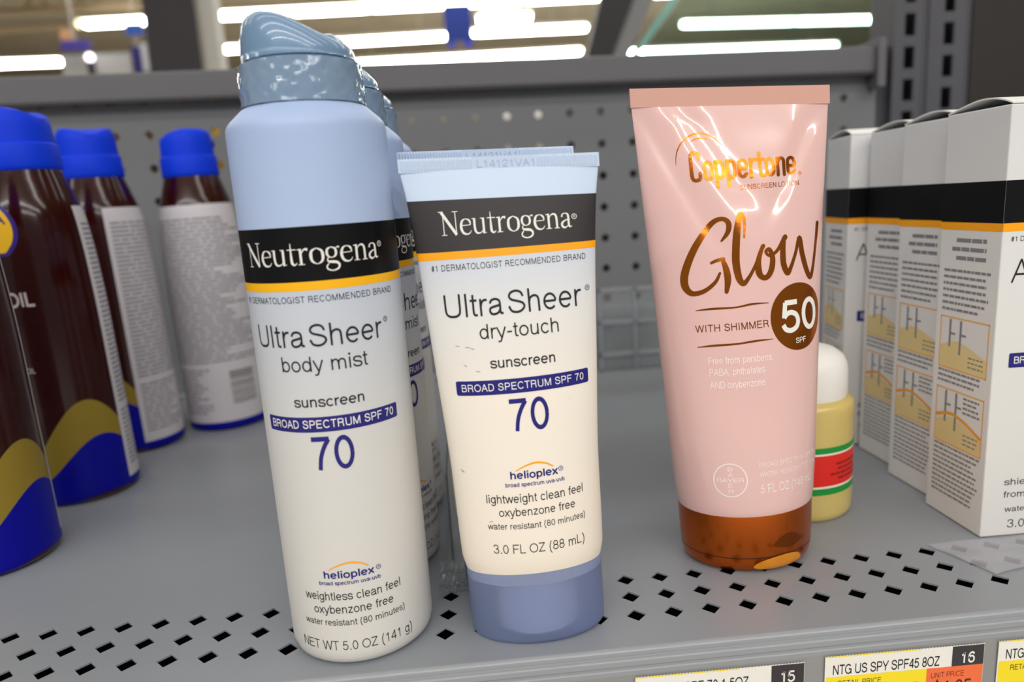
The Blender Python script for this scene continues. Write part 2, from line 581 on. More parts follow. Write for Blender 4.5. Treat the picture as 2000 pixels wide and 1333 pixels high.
# serif letters for the word mark, x-height 1, capital 1.5
SERIF = {
    'N': (1.5, [([(0.22, 0), (0.22, 1.5)], [.07, .07]), ([(0.1, 1.47), (1.2, 0.02)], [.21, .21]), ([(1.2, 0), (1.2, 1.5)], [.07, .07]),
                ([(0.02, 0.02), (0.44, 0.02)], [.05, .05]), ([(-0.12, 1.48), (0.25, 1.48)], [.05, .05]), ([(0.98, 1.48), (1.42, 1.48)], [.05, .05])]),
    'e': (0.98, [([(0.1, .57), (.5, .58), (.86, .6)], [.05, .05, .05]),
                 ([(.86, .6), (.78, .86), (.5, .98), (.22, .86), (.1, .5), (.22, .14), (.52, .01), (.76, .08), (.9, .24)], [.07, .14, .05, .14, .2, .17, .1, .07, .03])]),
    'u': (1.17, [([(.2, 1), (.2, .4), (.28, .12), (.48, .03), (.72, .1), (.88, .27)], [.17, .17, .15, .1, .06, .04]), ([(.9, 1), (.9, 0.0)], [.17, .17]),
                 ([(0.0, .98), (.25, .98)], [.05, .05]), ([(.68, .98), (.95, .98)], [.05, .05]), ([(.85, .03), (1.12, .05)], [.06, .03])]),
    't': (0.74, [([(.32, 1.36), (.32, .3), (.38, .08), (.52, .02), (.7, .13)], [.05, .18, .16, .1, .04]), ([(.04, .97), (.68, .97)], [.06, .06])]),
    'r': (0.86, [([(.25, 1), (.25, 0)], [.17, .17]), ([(.03, .02), (.5, .02)], [.05, .05]), ([(.03, .95), (.25, .98)], [.05, .07]),
                 ([(.3, .68), (.45, .9), (.6, .97), (.76, .93)], [.05, .08, .12, .18])]),
    'o': (1.06, [([(.5, .99), (.17, .82), (.09, .5), (.17, .18), (.5, .01), (.83, .18), (.91, .5), (.83, .82), (.5, .99)], [.05, .15, .2, .15, .05, .15, .2, .15, .05])]),
    'g': (1.05, [([(.45, .99), (.2, .88), (.13, .66), (.2, .44), (.45, .33), (.7, .44), (.77, .66), (.7, .88), (.45, .99)], [.05, .13, .17, .13, .05, .13, .17, .13, .05]),
                 ([(.28, .37), (.14, .25), (.2, .1), (.45, .06), (.75, .02), (.93, -.15), (.82, -.38), (.45, -.48), (.12, -.38), (.06, -.2), (.24, .0)], [.05, .07, .12, .17, .17, .15, .12, .08, .1, .1, .05]),
                 ([(.72, .84), (.88, .97), (1.02, .95)], [.05, .07, .13])]),
    'n': (1.2, [([(.25, 1), (.25, 0)], [.17, .17]), ([(.03, .02), (.48, .02)], [.05, .05]), ([(.03, .95), (.25, .98)], [.05, .07]),
                ([(.3, .72), (.45, .9), (.66, .98), (.84, .88), (.9, .62), (.9, 0)], [.04, .07, .12, .16, .17, .17]), ([(.68, .02), (1.12, .02)], [.05, .05])]),
    'a': (0.98, [([(.13, .74), (.2, .92), (.42, .99), (.62, .9), (.67, .68), (.67, .2), (.76, .06), (.92, .1)], [.15, .09, .06, .14, .17, .17, .12, .04]),
                 ([(.66, .58), (.35, .48), (.13, .32), (.13, .14), (.3, .02), (.5, .07), (.66, .22)], [.05, .1, .16, .17, .13, .07, .04])]),
}


def wordmark_bm(word, u0, u1, z, cap):
    bm = bmesh.new()
    x = 0.0
    for ch in word:
        adv, st = SERIF[ch]
        for pts, w in st:
            add_stroke(bm, [(x + p[0], p[1]) for p in pts], w, n=6)
        x += adv
    x -= 0.06
    k = cap / 1.5
    for v in bm.verts:
        v.co.x = u0 + (v.co.x + 0.1) / (x + 0.1) * (u1 - u0)
        v.co.y = z + v.co.y * k
    return bm


ROUNDED = {
    'C': (.66, [[(.5, 1.15), (.47, 1.38), (.28, 1.46), (.1, 1.34), (.07, .75), (.1, .16), (.28, .04), (.47, .12), (.5, .38)]]),
    'o': (.6, [[(.26, .94), (.09, .82), (.07, .5), (.09, .18), (.26, .06), (.43, .18), (.45, .5), (.43, .82), (.26, .94)]]),
    'p': (.6, [[(.08, .95), (.08, -.38)], [(.1, .8), (.26, .94), (.43, .82), (.45, .5), (.43, .18), (.26, .06), (.1, .2)]]),
    'e': (.6, [[(.1, .5), (.44, .5), (.43, .82), (.26, .94), (.09, .82), (.07, .5), (.09, .18), (.26, .06), (.44, .22)]]),
    'r': (.42, [[(.08, .95), (.08, .02)], [(.1, .72), (.2, .9), (.36, .93)]]),
    't': (.42, [[(.16, 1.3), (.16, .2), (.22, .06), (.36, .05)], [(.02, .93), (.36, .93)]]),
    'n': (.6, [[(.08, .95), (.08, .02)], [(.1, .75), (.26, .94), (.42, .85), (.44, .55), (.44, .02)]]),
}


def rounded_bm(word, u0, u1, z, cap, w=.185):
    bm = bmesh.new()
    x = 0.0
    for ch in word:
        adv, st = ROUNDED[ch]
        for pts in st:
            add_stroke(bm, [(x + p[0], p[1]) for p in pts], [w] * len(pts), n=5, cap=True)
        x += adv
    x -= .1
    k = cap / 1.5
    for v in bm.verts:
        v.co.x = u0 + v.co.x / x * (u1 - u0)
        v.co.y = z + v.co.y * k
    return bm


def rounded_rect_bm(u0, u1, z0, z1, r=0.6):
    bm = bmesh.new()
    pts = []
    for cx, cz, a0 in ((u1 - r, z1 - r, 0), (u0 + r, z1 - r, 90), (u0 + r, z0 + r, 180), (u1 - r, z0 + r, 270)):
        for k in range(5):
            a = math.radians(a0 + k * 22.5)
            pts.append((cx + r * math.cos(a), cz + r * math.sin(a)))
    add_poly(bm, pts)
    return bm


def text_lines_bm(u0, u1, z0, z1, pitch, hh, fill=0.95, word=(1.2, 4.0), gap=0.5, ragged=0.25, indent=0.0):
    """rows of small illegible print as word-long dashes"""
    bm = bmesh.new()
    z = z1 - pitch / 2
    while z > z0:
        end = u1 - (u1 - u0) * ragged * random.random()
        u = u0 + indent * random.random()
        while u < end:
            w = min(random.uniform(*word), end - u)
            if w > 0.3:
                add_poly(bm, [(u, z), (u + w, z), (u + w, z + hh), (u, z + hh)])
            u += w + gap
        z -= pitch
    return bm


def zrange(a, b, st):
    n = max(2, int(round((b - a) / st)) + 1)
    return list(np.linspace(a, b, n))


# ------------------------------------------------------------------ setting: shop hall
STEEL = mat('shelf_grey_enamel', (138, 143, 150), 0.33, spec=0.45, noise=0.05, nscale=9, bump=0.03, bscale=900)
PANELGREY = mat('panel_grey_enamel', (114, 116, 119), 0.45, noise=0.04, nscale=12)
RAILGREY = mat('rail_grey_enamel', (100, 100, 104), 0.45, noise=0.05, nscale=10)
UPGREY = mat('upright_grey_enamel', (80, 80, 86), 0.42, noise=0.06, nscale=20)
DARK = mat('shade_black', (16, 15, 16), 0.8)  # near-black standing in for shade in holes and slots


def struct(name, lo, hi, m, label=None):
    o = rbox(name, lo, hi, m)
    return tag(o, label, None, None, 'structure')


struct('floor', (-30000, -12000, -1350), (30000, 34000, -1300), mat('shop_floor', (196, 190, 178), 0.35, noise=0.08, nscale=0.6))
struct('ceiling', (-30000, -12000, 5200), (30000, 34000, 5300), mat('roof_deck', (206, 192, 168), 0.8, noise=0.12, nscale=0.8))
struct('wall_far', (-30000, 32000, -1300), (30000, 32200, 5200), mat('far_wall_paint', (176, 166, 148), 0.8, noise=0.1, nscale=0.5))

LAMP = mat('lit_tube', (255, 255, 255), 0.5, emit=(255, 253, 244), estr=26.0)
LAMPCOOL = mat('lit_tube_cool', (255, 255, 255), 0.5, emit=(244, 255, 254), estr=26.0)
UNLIT = mat('unlit_fixture', (214, 196, 160), 0.6)
HOUSING = mat('fixture_housing', (190, 182, 168), 0.6)


def lamp_row(label, a, b, m, w=170, seg=2400):
    a, b = np.array(a, float), np.array(b, float)
    L = np.linalg.norm(b - a)
    t = empty('fluorescent_fixture', (*a, 3600), rz=math.degrees(math.atan2(b[1] - a[1], b[0] - a[0])))
    tag(t, label, 'ceiling light', 'rows of ceiling fluorescents')
    rbox('housing', (0, -w / 2 - 25, 60), (L, w / 2 + 25, 130), HOUSING, t, bev=12)
    n = max(1, int(round(L / seg)))
    for s in (0.12, 0.88):
        rbox('hanger', (L * s - 8, -8, 130), (L * s + 8, 8, 1600), HOUSING, t)
    for k in range(n):
        rbox('lamp_tube', (k * L / n + 25, -w / 2, -40), ((k + 1) * L / n - 25, w / 2, 58), m, t, bev=35, seg=3)
    return t


lamp_row('topmost bright fluorescent row right of the dark column', (-3776, 13190), (4200, 12960), LAMP)
lamp_row('short fluorescent row left of the dark column, half lit', (-6030, 13339), (-4950, 13285), LAMP)
t_dim = lamp_row('unlit pale fixture continuing left of the short lit row', (-7900, 13500), (-6060, 13342), UNLIT, w=150)
lamp_row('second fluorescent row behind the blue spray cap', (-4526, 15690), (200, 15430), LAMP)
lamp_row('fluorescent row right of the blue hanging banner', (670, 15265), (3060, 15250), LAMP)
lamp_row('wide bright light panel above the row beside the blue banner', (760, 14310), (1800, 14260), LAMPCOOL, w=420)
lamp_row('lowest long fluorescent row just above the shelf top rail', (-2300, 17780), (3340, 17555), LAMP, w=230)
lamp_row('low fluorescent row at the far left edge', (-10500, 15950), (-7790, 16110), LAMP, w=230)
lamp_row('upper cool fluorescent row seen above the pink tube', (5035, 15350), (10160, 15790), LAMPCOOL)
lamp_row('lower cool fluorescent row seen above the pink tube', (4150, 17970), (10000, 18370), LAMPCOOL, w=200)

TRUSS = mat('truss_paint', (190, 170, 136), 0.7)
tr = tag(empty('roof_truss', (-8000, 13900, 4050)), 'pale steel roof truss with crossed webs above the left lights', 'truss')
rbox('chord', (-3000, -60, -80), (3500, 60, 40), TRUSS, tr)
rbox('chord', (-3000, -60, 620), (3500, 60, 740), TRUSS, tr)
for k in range(7):
    for s in (-1, 1):
        x = -2600 + k * 900
        mt = Matrix.Translation(Vector((x, 0, 300)) * MM) @ Matrix.Rotation(s * 0.62, 4, 'Y')
        rbox('web', (-35, -35, -440), (35, 35, 440), TRUSS, tr, mtx=mt)

cl = tag(empty('store_column', (-2015, 6000, -1300)), 'square dark grey column rising behind the shelf', 'column')
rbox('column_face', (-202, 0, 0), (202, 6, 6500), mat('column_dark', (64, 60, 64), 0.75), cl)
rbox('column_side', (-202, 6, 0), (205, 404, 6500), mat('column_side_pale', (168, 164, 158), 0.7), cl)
rbox('corner_guard', (205, 60, 0), (330, 240, 6500), mat('guard_pale', (196, 192, 184), 0.6), cl)

BAN = mat('banner_blue', (40, 62, 150), 0.7)
bn = tag(empty('hanging_banner', (300, 9000, 2120)), 'blue hanging banner between two fluorescent rows', 'banner')
rbox('banner_sheet', (-165, -6, 0), (165, 6, 420), BAN, bn, bev=4)
rbox('banner_wire', (-150, -3, 420), (-146, 3, 3000), HOUSING, bn)
rbox('banner_wire', (146, -3, 420), (150, 3, 3000), HOUSING, bn)
for dx, col in ((-90, (70, 90, 210)), (110, (60, 80, 230))):
    rbox('banner_tail', (dx - 45, -5, -70), (dx + 45, 5, 6), mat('tail_%d' % dx, col, 0.6), bn, bev=3)
sg = tag(empty('aisle_sign', (-4170, 9000, 2215)), 'purple aisle sign hanging at far left under orange sign', 'sign')
rbox('sign_board', (-165, -10, 0), (165, 10, 110), mat('sign_purple', (70, 58, 150), 0.6), sg, bev=4)
rbox('sign_header', (-150, -10, 116), (-30, 10, 230), mat('sign_orange', (206, 150, 110), 0.6), sg, bev=4)
rbox('sign_rod', (-8, -6, 110), (8, 6, 1300), HOUSING, sg)
sg2 = tag(empty('hanging_flag', (-3480, 9000, 1930)), 'dark blue hanging flag beside the dark column', 'flag')
rbox('flag_top', (-100, -8, 420), (100, 8, 560), mat('flag_blue', (48, 84, 170), 0.6), sg2, bev=4)
rbox('flag_body', (-70, -8, 0), (40, 8, 300), mat('flag_navy', (40, 34, 110), 0.6), sg2, bev=4)
rbox('flag_stripe', (45, -8, 20), (100, 8, 330), mat('flag_white', (204, 204, 210), 0.6), sg2, bev=4)
rbox('flag_rod', (-6, -6, 290), (6, 6, 1500), HOUSING, sg2)
ds = tag(empty('promotion_board', (-4000, 9050, 1880)), 'pale board with yellow green lower edge at far left', 'board')
rbox('board_face', (-380, 0, 60), (400, 20, 300), mat('board_pale', (188, 186, 182), 0.7), ds)
rbox('board_edge', (-380, -10, -60), (400, 20, 60), mat('board_yellow', (176, 178, 60), 0.7), ds)
rbox('board_post', (-30, 20, -3200), (30, 70, 60), HOUSING, ds)
sp_ = tag(empty('spot_lamp', (-3985, 8900, 2110)), 'small round spot lamp on dark stem at far left', 'lamp')
bm = bmesh.new()
bmesh.ops.create_icosphere(bm, subdivisions=2, radius=0.045)
from_bm('bulb', bm, mat('spot_lit', (255, 255, 255), 0.4, emit=(250, 240, 255), estr=4.0), sp_, True)
rbox('stem', (-40, -20, -3410), (40, 20, -40), mat('stem_dark', (50, 50, 62), 0.6), sp_, bev=8)

# slanted frame with glass behind the shelf, right of centre
fr = tag(empty('slanted_glass_frame', (0, 1500, 0)), 'dark slanted frame with green edged glass behind the shelf', 'display frame')


def slant(name, xb0, xb1, xt0, xt1, z0, z1, y0, y1, m, parent):
    v = [(xb0, y0, z0), (xb1, y0, z0), (xb1, y1, z0), (xb0, y1, z0), (xt0, y0, z1), (xt1, y0, z1), (xt1, y1, z1), (xt0, y1, z1)]
    return mesh(name, v, [(0, 3, 2, 1), (4, 5, 6, 7), (0, 1, 5, 4), (1, 2, 6, 5), (2, 3, 7, 6), (3, 0, 4, 7)], m, parent)


slant('dark_bar', 382, 407, 540, 634, 200, 720, 0, 40, mat('frame_black', (34, 33, 36), 0.5), fr)
slant('grey_bar', 407, 428, 634, 690, 200, 720, 6, 46, mat('frame_grey', (120, 122, 124), 0.4), fr)
slant('glass_edge', 360, 374, 782, 802, 200, 720, 60, 66, mat('glass_edge_teal', (126, 196, 186), 0.2), fr)
slant('glass_pane', 380, 1150, 810, 1250, 200, 720, 62, 66, mat('tinted_glass', (214, 240, 234), 0.02, trans=1.0, ior=1.1), fr)
rbox('floor_leg', (380, 0, -1300), (430, 46, 200), mat('frame_black', (34, 33, 36), 0.5), fr)

# ------------------------------------------------------------------ the gondola shelf
def grid_cells(cells):
    """cells: list of (verts, faces) joined with shared corners"""
    V, F, idx = [], [], {}
    for vs, fs in cells:
        m_ = []
        for p in vs:
            k = tuple(round(c, 2) for c in p)
            if k not in idx:
                idx[k] = len(V)
                V.append(p)
            m_.append(idx[k])
        F += [tuple(m_[i] for i in f) for f in fs]
    return V, F


def strip_cell(x0, x1, y0, y1):
    return [(x0, y0, 0), (x1, y0, 0), (x1, y1, 0), (x0, y1, 0)], [(0, 1, 2, 3)]


PX, QY, SK = 12.7, 11.38, 0.815
HD = 3.45
K0, K1 = -45, 60
cells = []


def diamond(cx, cyy, x0, x1, y0, y1, hx=HD, hy=HD):
    c = [(x0, y0, 0), (x1, y0, 0), (x1, y1, 0), (x0, y1, 0)]
    d = [(cx, cyy - hy, 0), (cx + hx, cyy, 0), (cx, cyy + hy, 0), (cx - hx, cyy, 0)]
    fs = []
    for i in range(4):
        j = (i + 1) % 4
        fs.append((i, j, 4 + i))
        fs.append((i, 4 + i, 4 + (i + 3) % 4))
    return c + d, fs


xs = [(k - 0.5) * PX for k in range(K0, K1 + 1)]
for k in range(len(xs) - 1):
    x0, x1 = xs[k], xs[k + 1]
    xc = (x0 + x1) / 2
    cells.append(strip_cell(x0, x1, -16.5, -QY / 2))
    for r in range(3):
        cells.append(diamond(xc + SK * r, r * QY, x0, x1, (r - .5) * QY, (r + .5) * QY))
    cells.append(strip_cell(x0, x1, 2.5 * QY, 350.3))
    cells.append(diamond(xc, 356, x0, x1, 350.3, 361.7, 2.6, 4.2))
    cells.append(strip_cell(x0, x1, 361.7, 381.5))
shelf = tag(empty('metal_shelf', (0, 0, 0)), 'grey metal shelf with diamond perforations along its front', 'shelf')
V, F = grid_cells(cells)
deck = mesh('shelf_deck', V, F, STEEL, shelf)
sol = deck.modifiers.new('thickness', 'SOLIDIFY')
sol.thickness = 0.0006
sol.offset = -1
XL, XR = xs[0], xs[-1]


def extrude_x(name, prof, x0, x1, m, parent, smooth=True):
    n = len(prof)
    vs = [(x0, p[0], p[1]) for p in prof] + [(x1, p[0], p[1]) for p in prof]
    fs = [(i, (i + 1) % n, n + (i + 1) % n, n + i) for i in range(n)]
    fs += [tuple(range(n - 1, -1, -1)), tuple(range(n, 2 * n))]
    o = mesh(name, vs, fs, m, parent)
    return auto_smooth(o, 30) if smooth else o


lip = [(-16.5, 0)] + [(-16.5 - 1.6 * math.sin(a), -1.6 + 1.6 * math.cos(a)) for a in np.linspace(0.2, PI / 2, 7)] + [(-18.1, -2.2), (-18.5, -2.5)] + \
      [(-18.6 - 0.9 * math.sin(a), -3.4 + 0.9 * math.cos(a)) for a in np.linspace(0.1, PI / 2, 6)] + [(-19.5, -4.6), (-19.1, -5.2), (-19.1, -6.0), (-19.4, -6.4), (-19.4, -8.0), (-17.5, -8.0), (-17.0, -2.4), (-16.5, -1.1)]
extrude_x('front_lip', lip, XL, XR, mat('lip_enamel', (146, 150, 156), 0.22, coat=0.3), shelf)
extrude_x('price_channel', [(-17.6, -7.8), (-19.4, -7.8), (-19.7, -40), (-22.5, -42.5), (-22.5, -44.5), (-17.6, -44.5)], XL, XR, mat('channel_grey', (142, 143, 144), 0.36, noise=0.04, nscale=14), shelf, False)
rbox('hole_shade_sheet', (XL, -15, -27), (XR, 150, -25), DARK, shelf)  # dark sheet added under the deck so the front holes look black
rbox('rear_shade_sheet', (XL, 330, -12), (XR, 376, -10), DARK, shelf)  # same added dark sheet, blackening the rear row of holes
rbox('rear_flange', (XL, 378.5, -30), (XR, 381.4, -1.2), STEEL, shelf)

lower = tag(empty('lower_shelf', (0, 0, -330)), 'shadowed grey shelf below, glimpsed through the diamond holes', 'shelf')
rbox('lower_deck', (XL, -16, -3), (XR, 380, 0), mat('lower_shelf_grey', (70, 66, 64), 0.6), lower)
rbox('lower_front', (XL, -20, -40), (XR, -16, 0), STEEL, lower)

# pegboard back panel
cells = []
PB = 25.4


def peg_cell(cx, cz, r=3.3, s=12.7, n=16):
    vs, fs = [], []
    for k in range(n):
        a = 2 * PI * (k + 0.0) / n
        c, q = math.cos(a), math.sin(a)
        mx = max(abs(c), abs(q))
        vs.append((cx + s * c / mx, 0, cz + s * q / mx))
    for k in range(n):
        a = 2 * PI * k / n
        vs.append((cx + r * math.cos(a), 0, cz + r * math.sin(a)))
    for k in range(n):
        j = (k + 1) % n
        fs.append((k, j, n + j, n + k))
    return vs, fs


for i in range(-28, 15):
    for j in range(-1, 8):
        cells.append(peg_cell(109.36 + PB * i, 206.54 - PB * j))
V, F = grid_cells(cells)
zb, x0_, x1_ = 206.54 - PB * 7.5, 109.36 - PB * 28.5, 109.36 + PB * 14.5
n0 = len(V)
V += [(x0_, 0, -40), (x1_, 0, -40), (x1_, 0, zb), (x0_, 0, zb), (x1_, 0, -40), (492, 0, -40), (492, 0, 244.64), (x1_, 0, 244.64)]
F += [(n0, n0 + 1, n0 + 2, n0 + 3), (n0 + 4, n0 + 5, n0 + 6, n0 + 7)]
wb = mesh('wall_back', V, F, PANELGREY)
wb.location = (0, 0.382, 0)
tag(wb, 'grey perforated metal back panel of the shelf', None, None, 'structure')
sol = wb.modifiers.new('thickness', 'SOLIDIFY')
sol.thickness = 0.0022
sol.offset = -1
tilt = Matrix.Translation(Vector((192, 0, 0)) * MM) @ Matrix.Rotation(0.0120, 4, 'Y') @ Matrix.Translation(Vector((-192, 0, 0)) * MM)
rail = rbox('trim_1', (-640, 371, 227.6), (488, 398, 248), RAILGREY, None, bev=1.6, mtx=tilt)
tag(rail, 'grey top rail capping the perforated back panel', None, None, 'structure')
rl2 = rbox('rail_shadow_strip', (-640, 370.2, 226.2), (488, 376, 228.4), mat('rail_shadow_paint', (58, 56, 58), 0.6), rail, mtx=tilt)  # dark strip painted as the shadow under the rail
rbox('rail_end_plate', (484, 366, 212), (491, 402, 250), RAILGREY, rail, bev=1)

# slotted uprights right of the panel


def upright(x0, x1, zc, ztop, y, label):
    t = tag(empty('slotted_upright', (0, y, -40)), label, 'upright post', 'slotted steel uprights')
    xc = (x0 + x1) / 2
    cells = []
    hw, hh = 4.4, 8.6
    z = zc
    while z - 12.7 > -40:
        z -= PB
    while z + 12.7 < ztop:
        za, zt = z - 12.7, z + 12.7
        o_ = [(x0, 0, za + 40), (x1, 0, za + 40), (x1, 0, zt + 40), (x0, 0, zt + 40)]
        i_ = [(xc - hw, 0, z - hh + 40), (xc + hw, 0, z - hh + 40), (xc + hw, 0, z + hh + 40), (xc - hw, 0, z + hh + 40)]
        cells.append((o_ + i_, [(0, 1, 5, 4), (1, 2, 6, 5), (2, 3, 7, 6), (3, 0, 4, 7)]))
        z += PB
    V, F = grid_cells(cells)
    f = mesh('slotted_face', V, F, UPGREY, t)
    s = f.modifiers.new('thickness', 'SOLIDIFY')
    s.thickness = 0.0022
    s.offset = -1
    zt = max(p[2] for p in V)
    z0 = min(p[2] for p in V)
    rbox('side_flange', (x0 - 1.5, -0.6, z0), (x0 + 0.6, 34, zt), UPGREY, t)
    rbox('side_flange', (x1 - 0.6, -0.6, z0), (x1 + 1.5, 34, zt), UPGREY, t)
    rbox('slot_shade_back', (x0, 30, z0), (x1, 34, zt), DARK, t)  # black backing paints the shade inside the slots
    return t


upright(505, 530, 235.5, 340, 379, 'lighter slotted steel upright next to the perforated panel')
upright(537, 570, 253.6, 420, 383, 'darker slotted steel upright beside the black side panel')
rbox_ = rbox('wall_side', (572, 381, -40), (1000, 388, 520), mat('side_panel_black', (38, 34, 33), 0.6, noise=0.1, nscale=14))
tag(rbox_, 'black side panel at the far right', None, None, 'structure')
gap = rbox('trim_2', (491.5, 386, -40), (505, 394, 246), mat('gap_panel', (66, 66, 72), 0.6))
tag(gap, 'dark grey filler strip between panel and upright', None, None, 'structure')

# goods on the far side, seen through the peg holes
carton_cols = [(70, 66, 62), (120, 116, 110), (96, 70, 54), (190, 150, 40), (88, 86, 84), (100, 98, 96), (150, 148, 140), (236, 234, 230), (84, 80, 80), (176, 140, 136), (150, 148, 146)]
xx = -345
for i, c in enumerate(carton_cols):
    wdt = 68 if i != 7 else 62
    o = tag(empty('far_side_carton', (xx, 470, -12)), 'carton behind the panel, glimpsed only through its peg holes', 'carton', 'cartons behind the back panel')
    rbox('carton_body', (0, 0, 0), (wdt, 40, 236), mat('far_carton_%d' % i, c, 0.6), o, bev=1)
    rbox('carton_flap', (2, 2, 235.6), (wdt - 2, 38, 237), mat('far_carton_%d' % i, c, 0.6), o)
    xx += wdt + 6
fs_ = tag(empty('far_side_shelf', (0, 400, -12)), 'grey shelf on the far side, behind the back panel', 'shelf')
rbox('far_deck', (-640, 2, -4), (490, 300, 0), STEEL, fs_)

# ------------------------------------------------------------------ spray can (body mist)
CAN_R = 23.0
can_surf = Surf([(0, CAN_R), (300, CAN_R)])
CANBODY = grad_mat('can_print', [(0, (214, 212, 208)), (70, (214, 214, 213)), (112, (198, 206, 220)), (133, (176, 196, 232)), (162, (170, 192, 232))], 0.42, 0.0, 0.35)
CAPBLUE = mat('cap_blue', (118, 150, 184), 0.22, coat=0.5)
FILM = mat('shrink_film', (128, 152, 180), 0.1, coat=0.8, bump=0.25, bscale=260)


def lathe(name, prof, m, parent, n=96, smooth=40):
    vs, fs = [], []
    for r, z in prof:
        for i in range(n):
            a = 2 * PI * i / n
            vs.append((r * math.sin(a), -r * math.cos(a), z))
    for k in range(len(prof) - 1):
        for i in range(n):
            j = (i + 1) % n
            fs.append((k * n + i, k * n + j, (k + 1) * n + j, (k + 1) * n + i))
    if prof[0][0] > 0.01:
        fs.append(tuple(range(n - 1, -1, -1)))
    if prof[-1][0] > 0.01:
        fs.append(tuple(range((len(prof) - 1) * n, len(prof) * n)))
    o = mesh(name, vs, fs, m, parent)
    return auto_smooth(o, smooth)


def reg_mark(surf, parent, u, z, r, m, name='registered_mark'):
    bm = bmesh.new()
    add_ring(bm, u, z, r, r, r * 0.24, 20)
    t = text_bm('R', u - r * .35, u + r * .42, z - r * .5, r * 1.0, 0.02)
    me = bpy.data.meshes.new('x')
    t.to_mesh(me)
    t.free()
    bm.from_mesh(me)
    bpy.data.meshes.remove(me)
    return surf.decal(name, bm, m, parent, 0.09, 1.0)


def helioplex(surf, body, u0, u1, zt, zarc, ua, zr, sc=1.0):
    bm = bmesh.new()
    add_stroke(bm, ua, [.25, .45, .55, .5, .4])
    surf.decal('sun_arc', bm, AMBER, body, 0.08)
    put_text(surf, body, 'helioplex', u0, u1, zt, 2.35, NAVY, 0.03)
    reg_mark(surf, body, zr[0], zr[1], 0.7, NAVY)


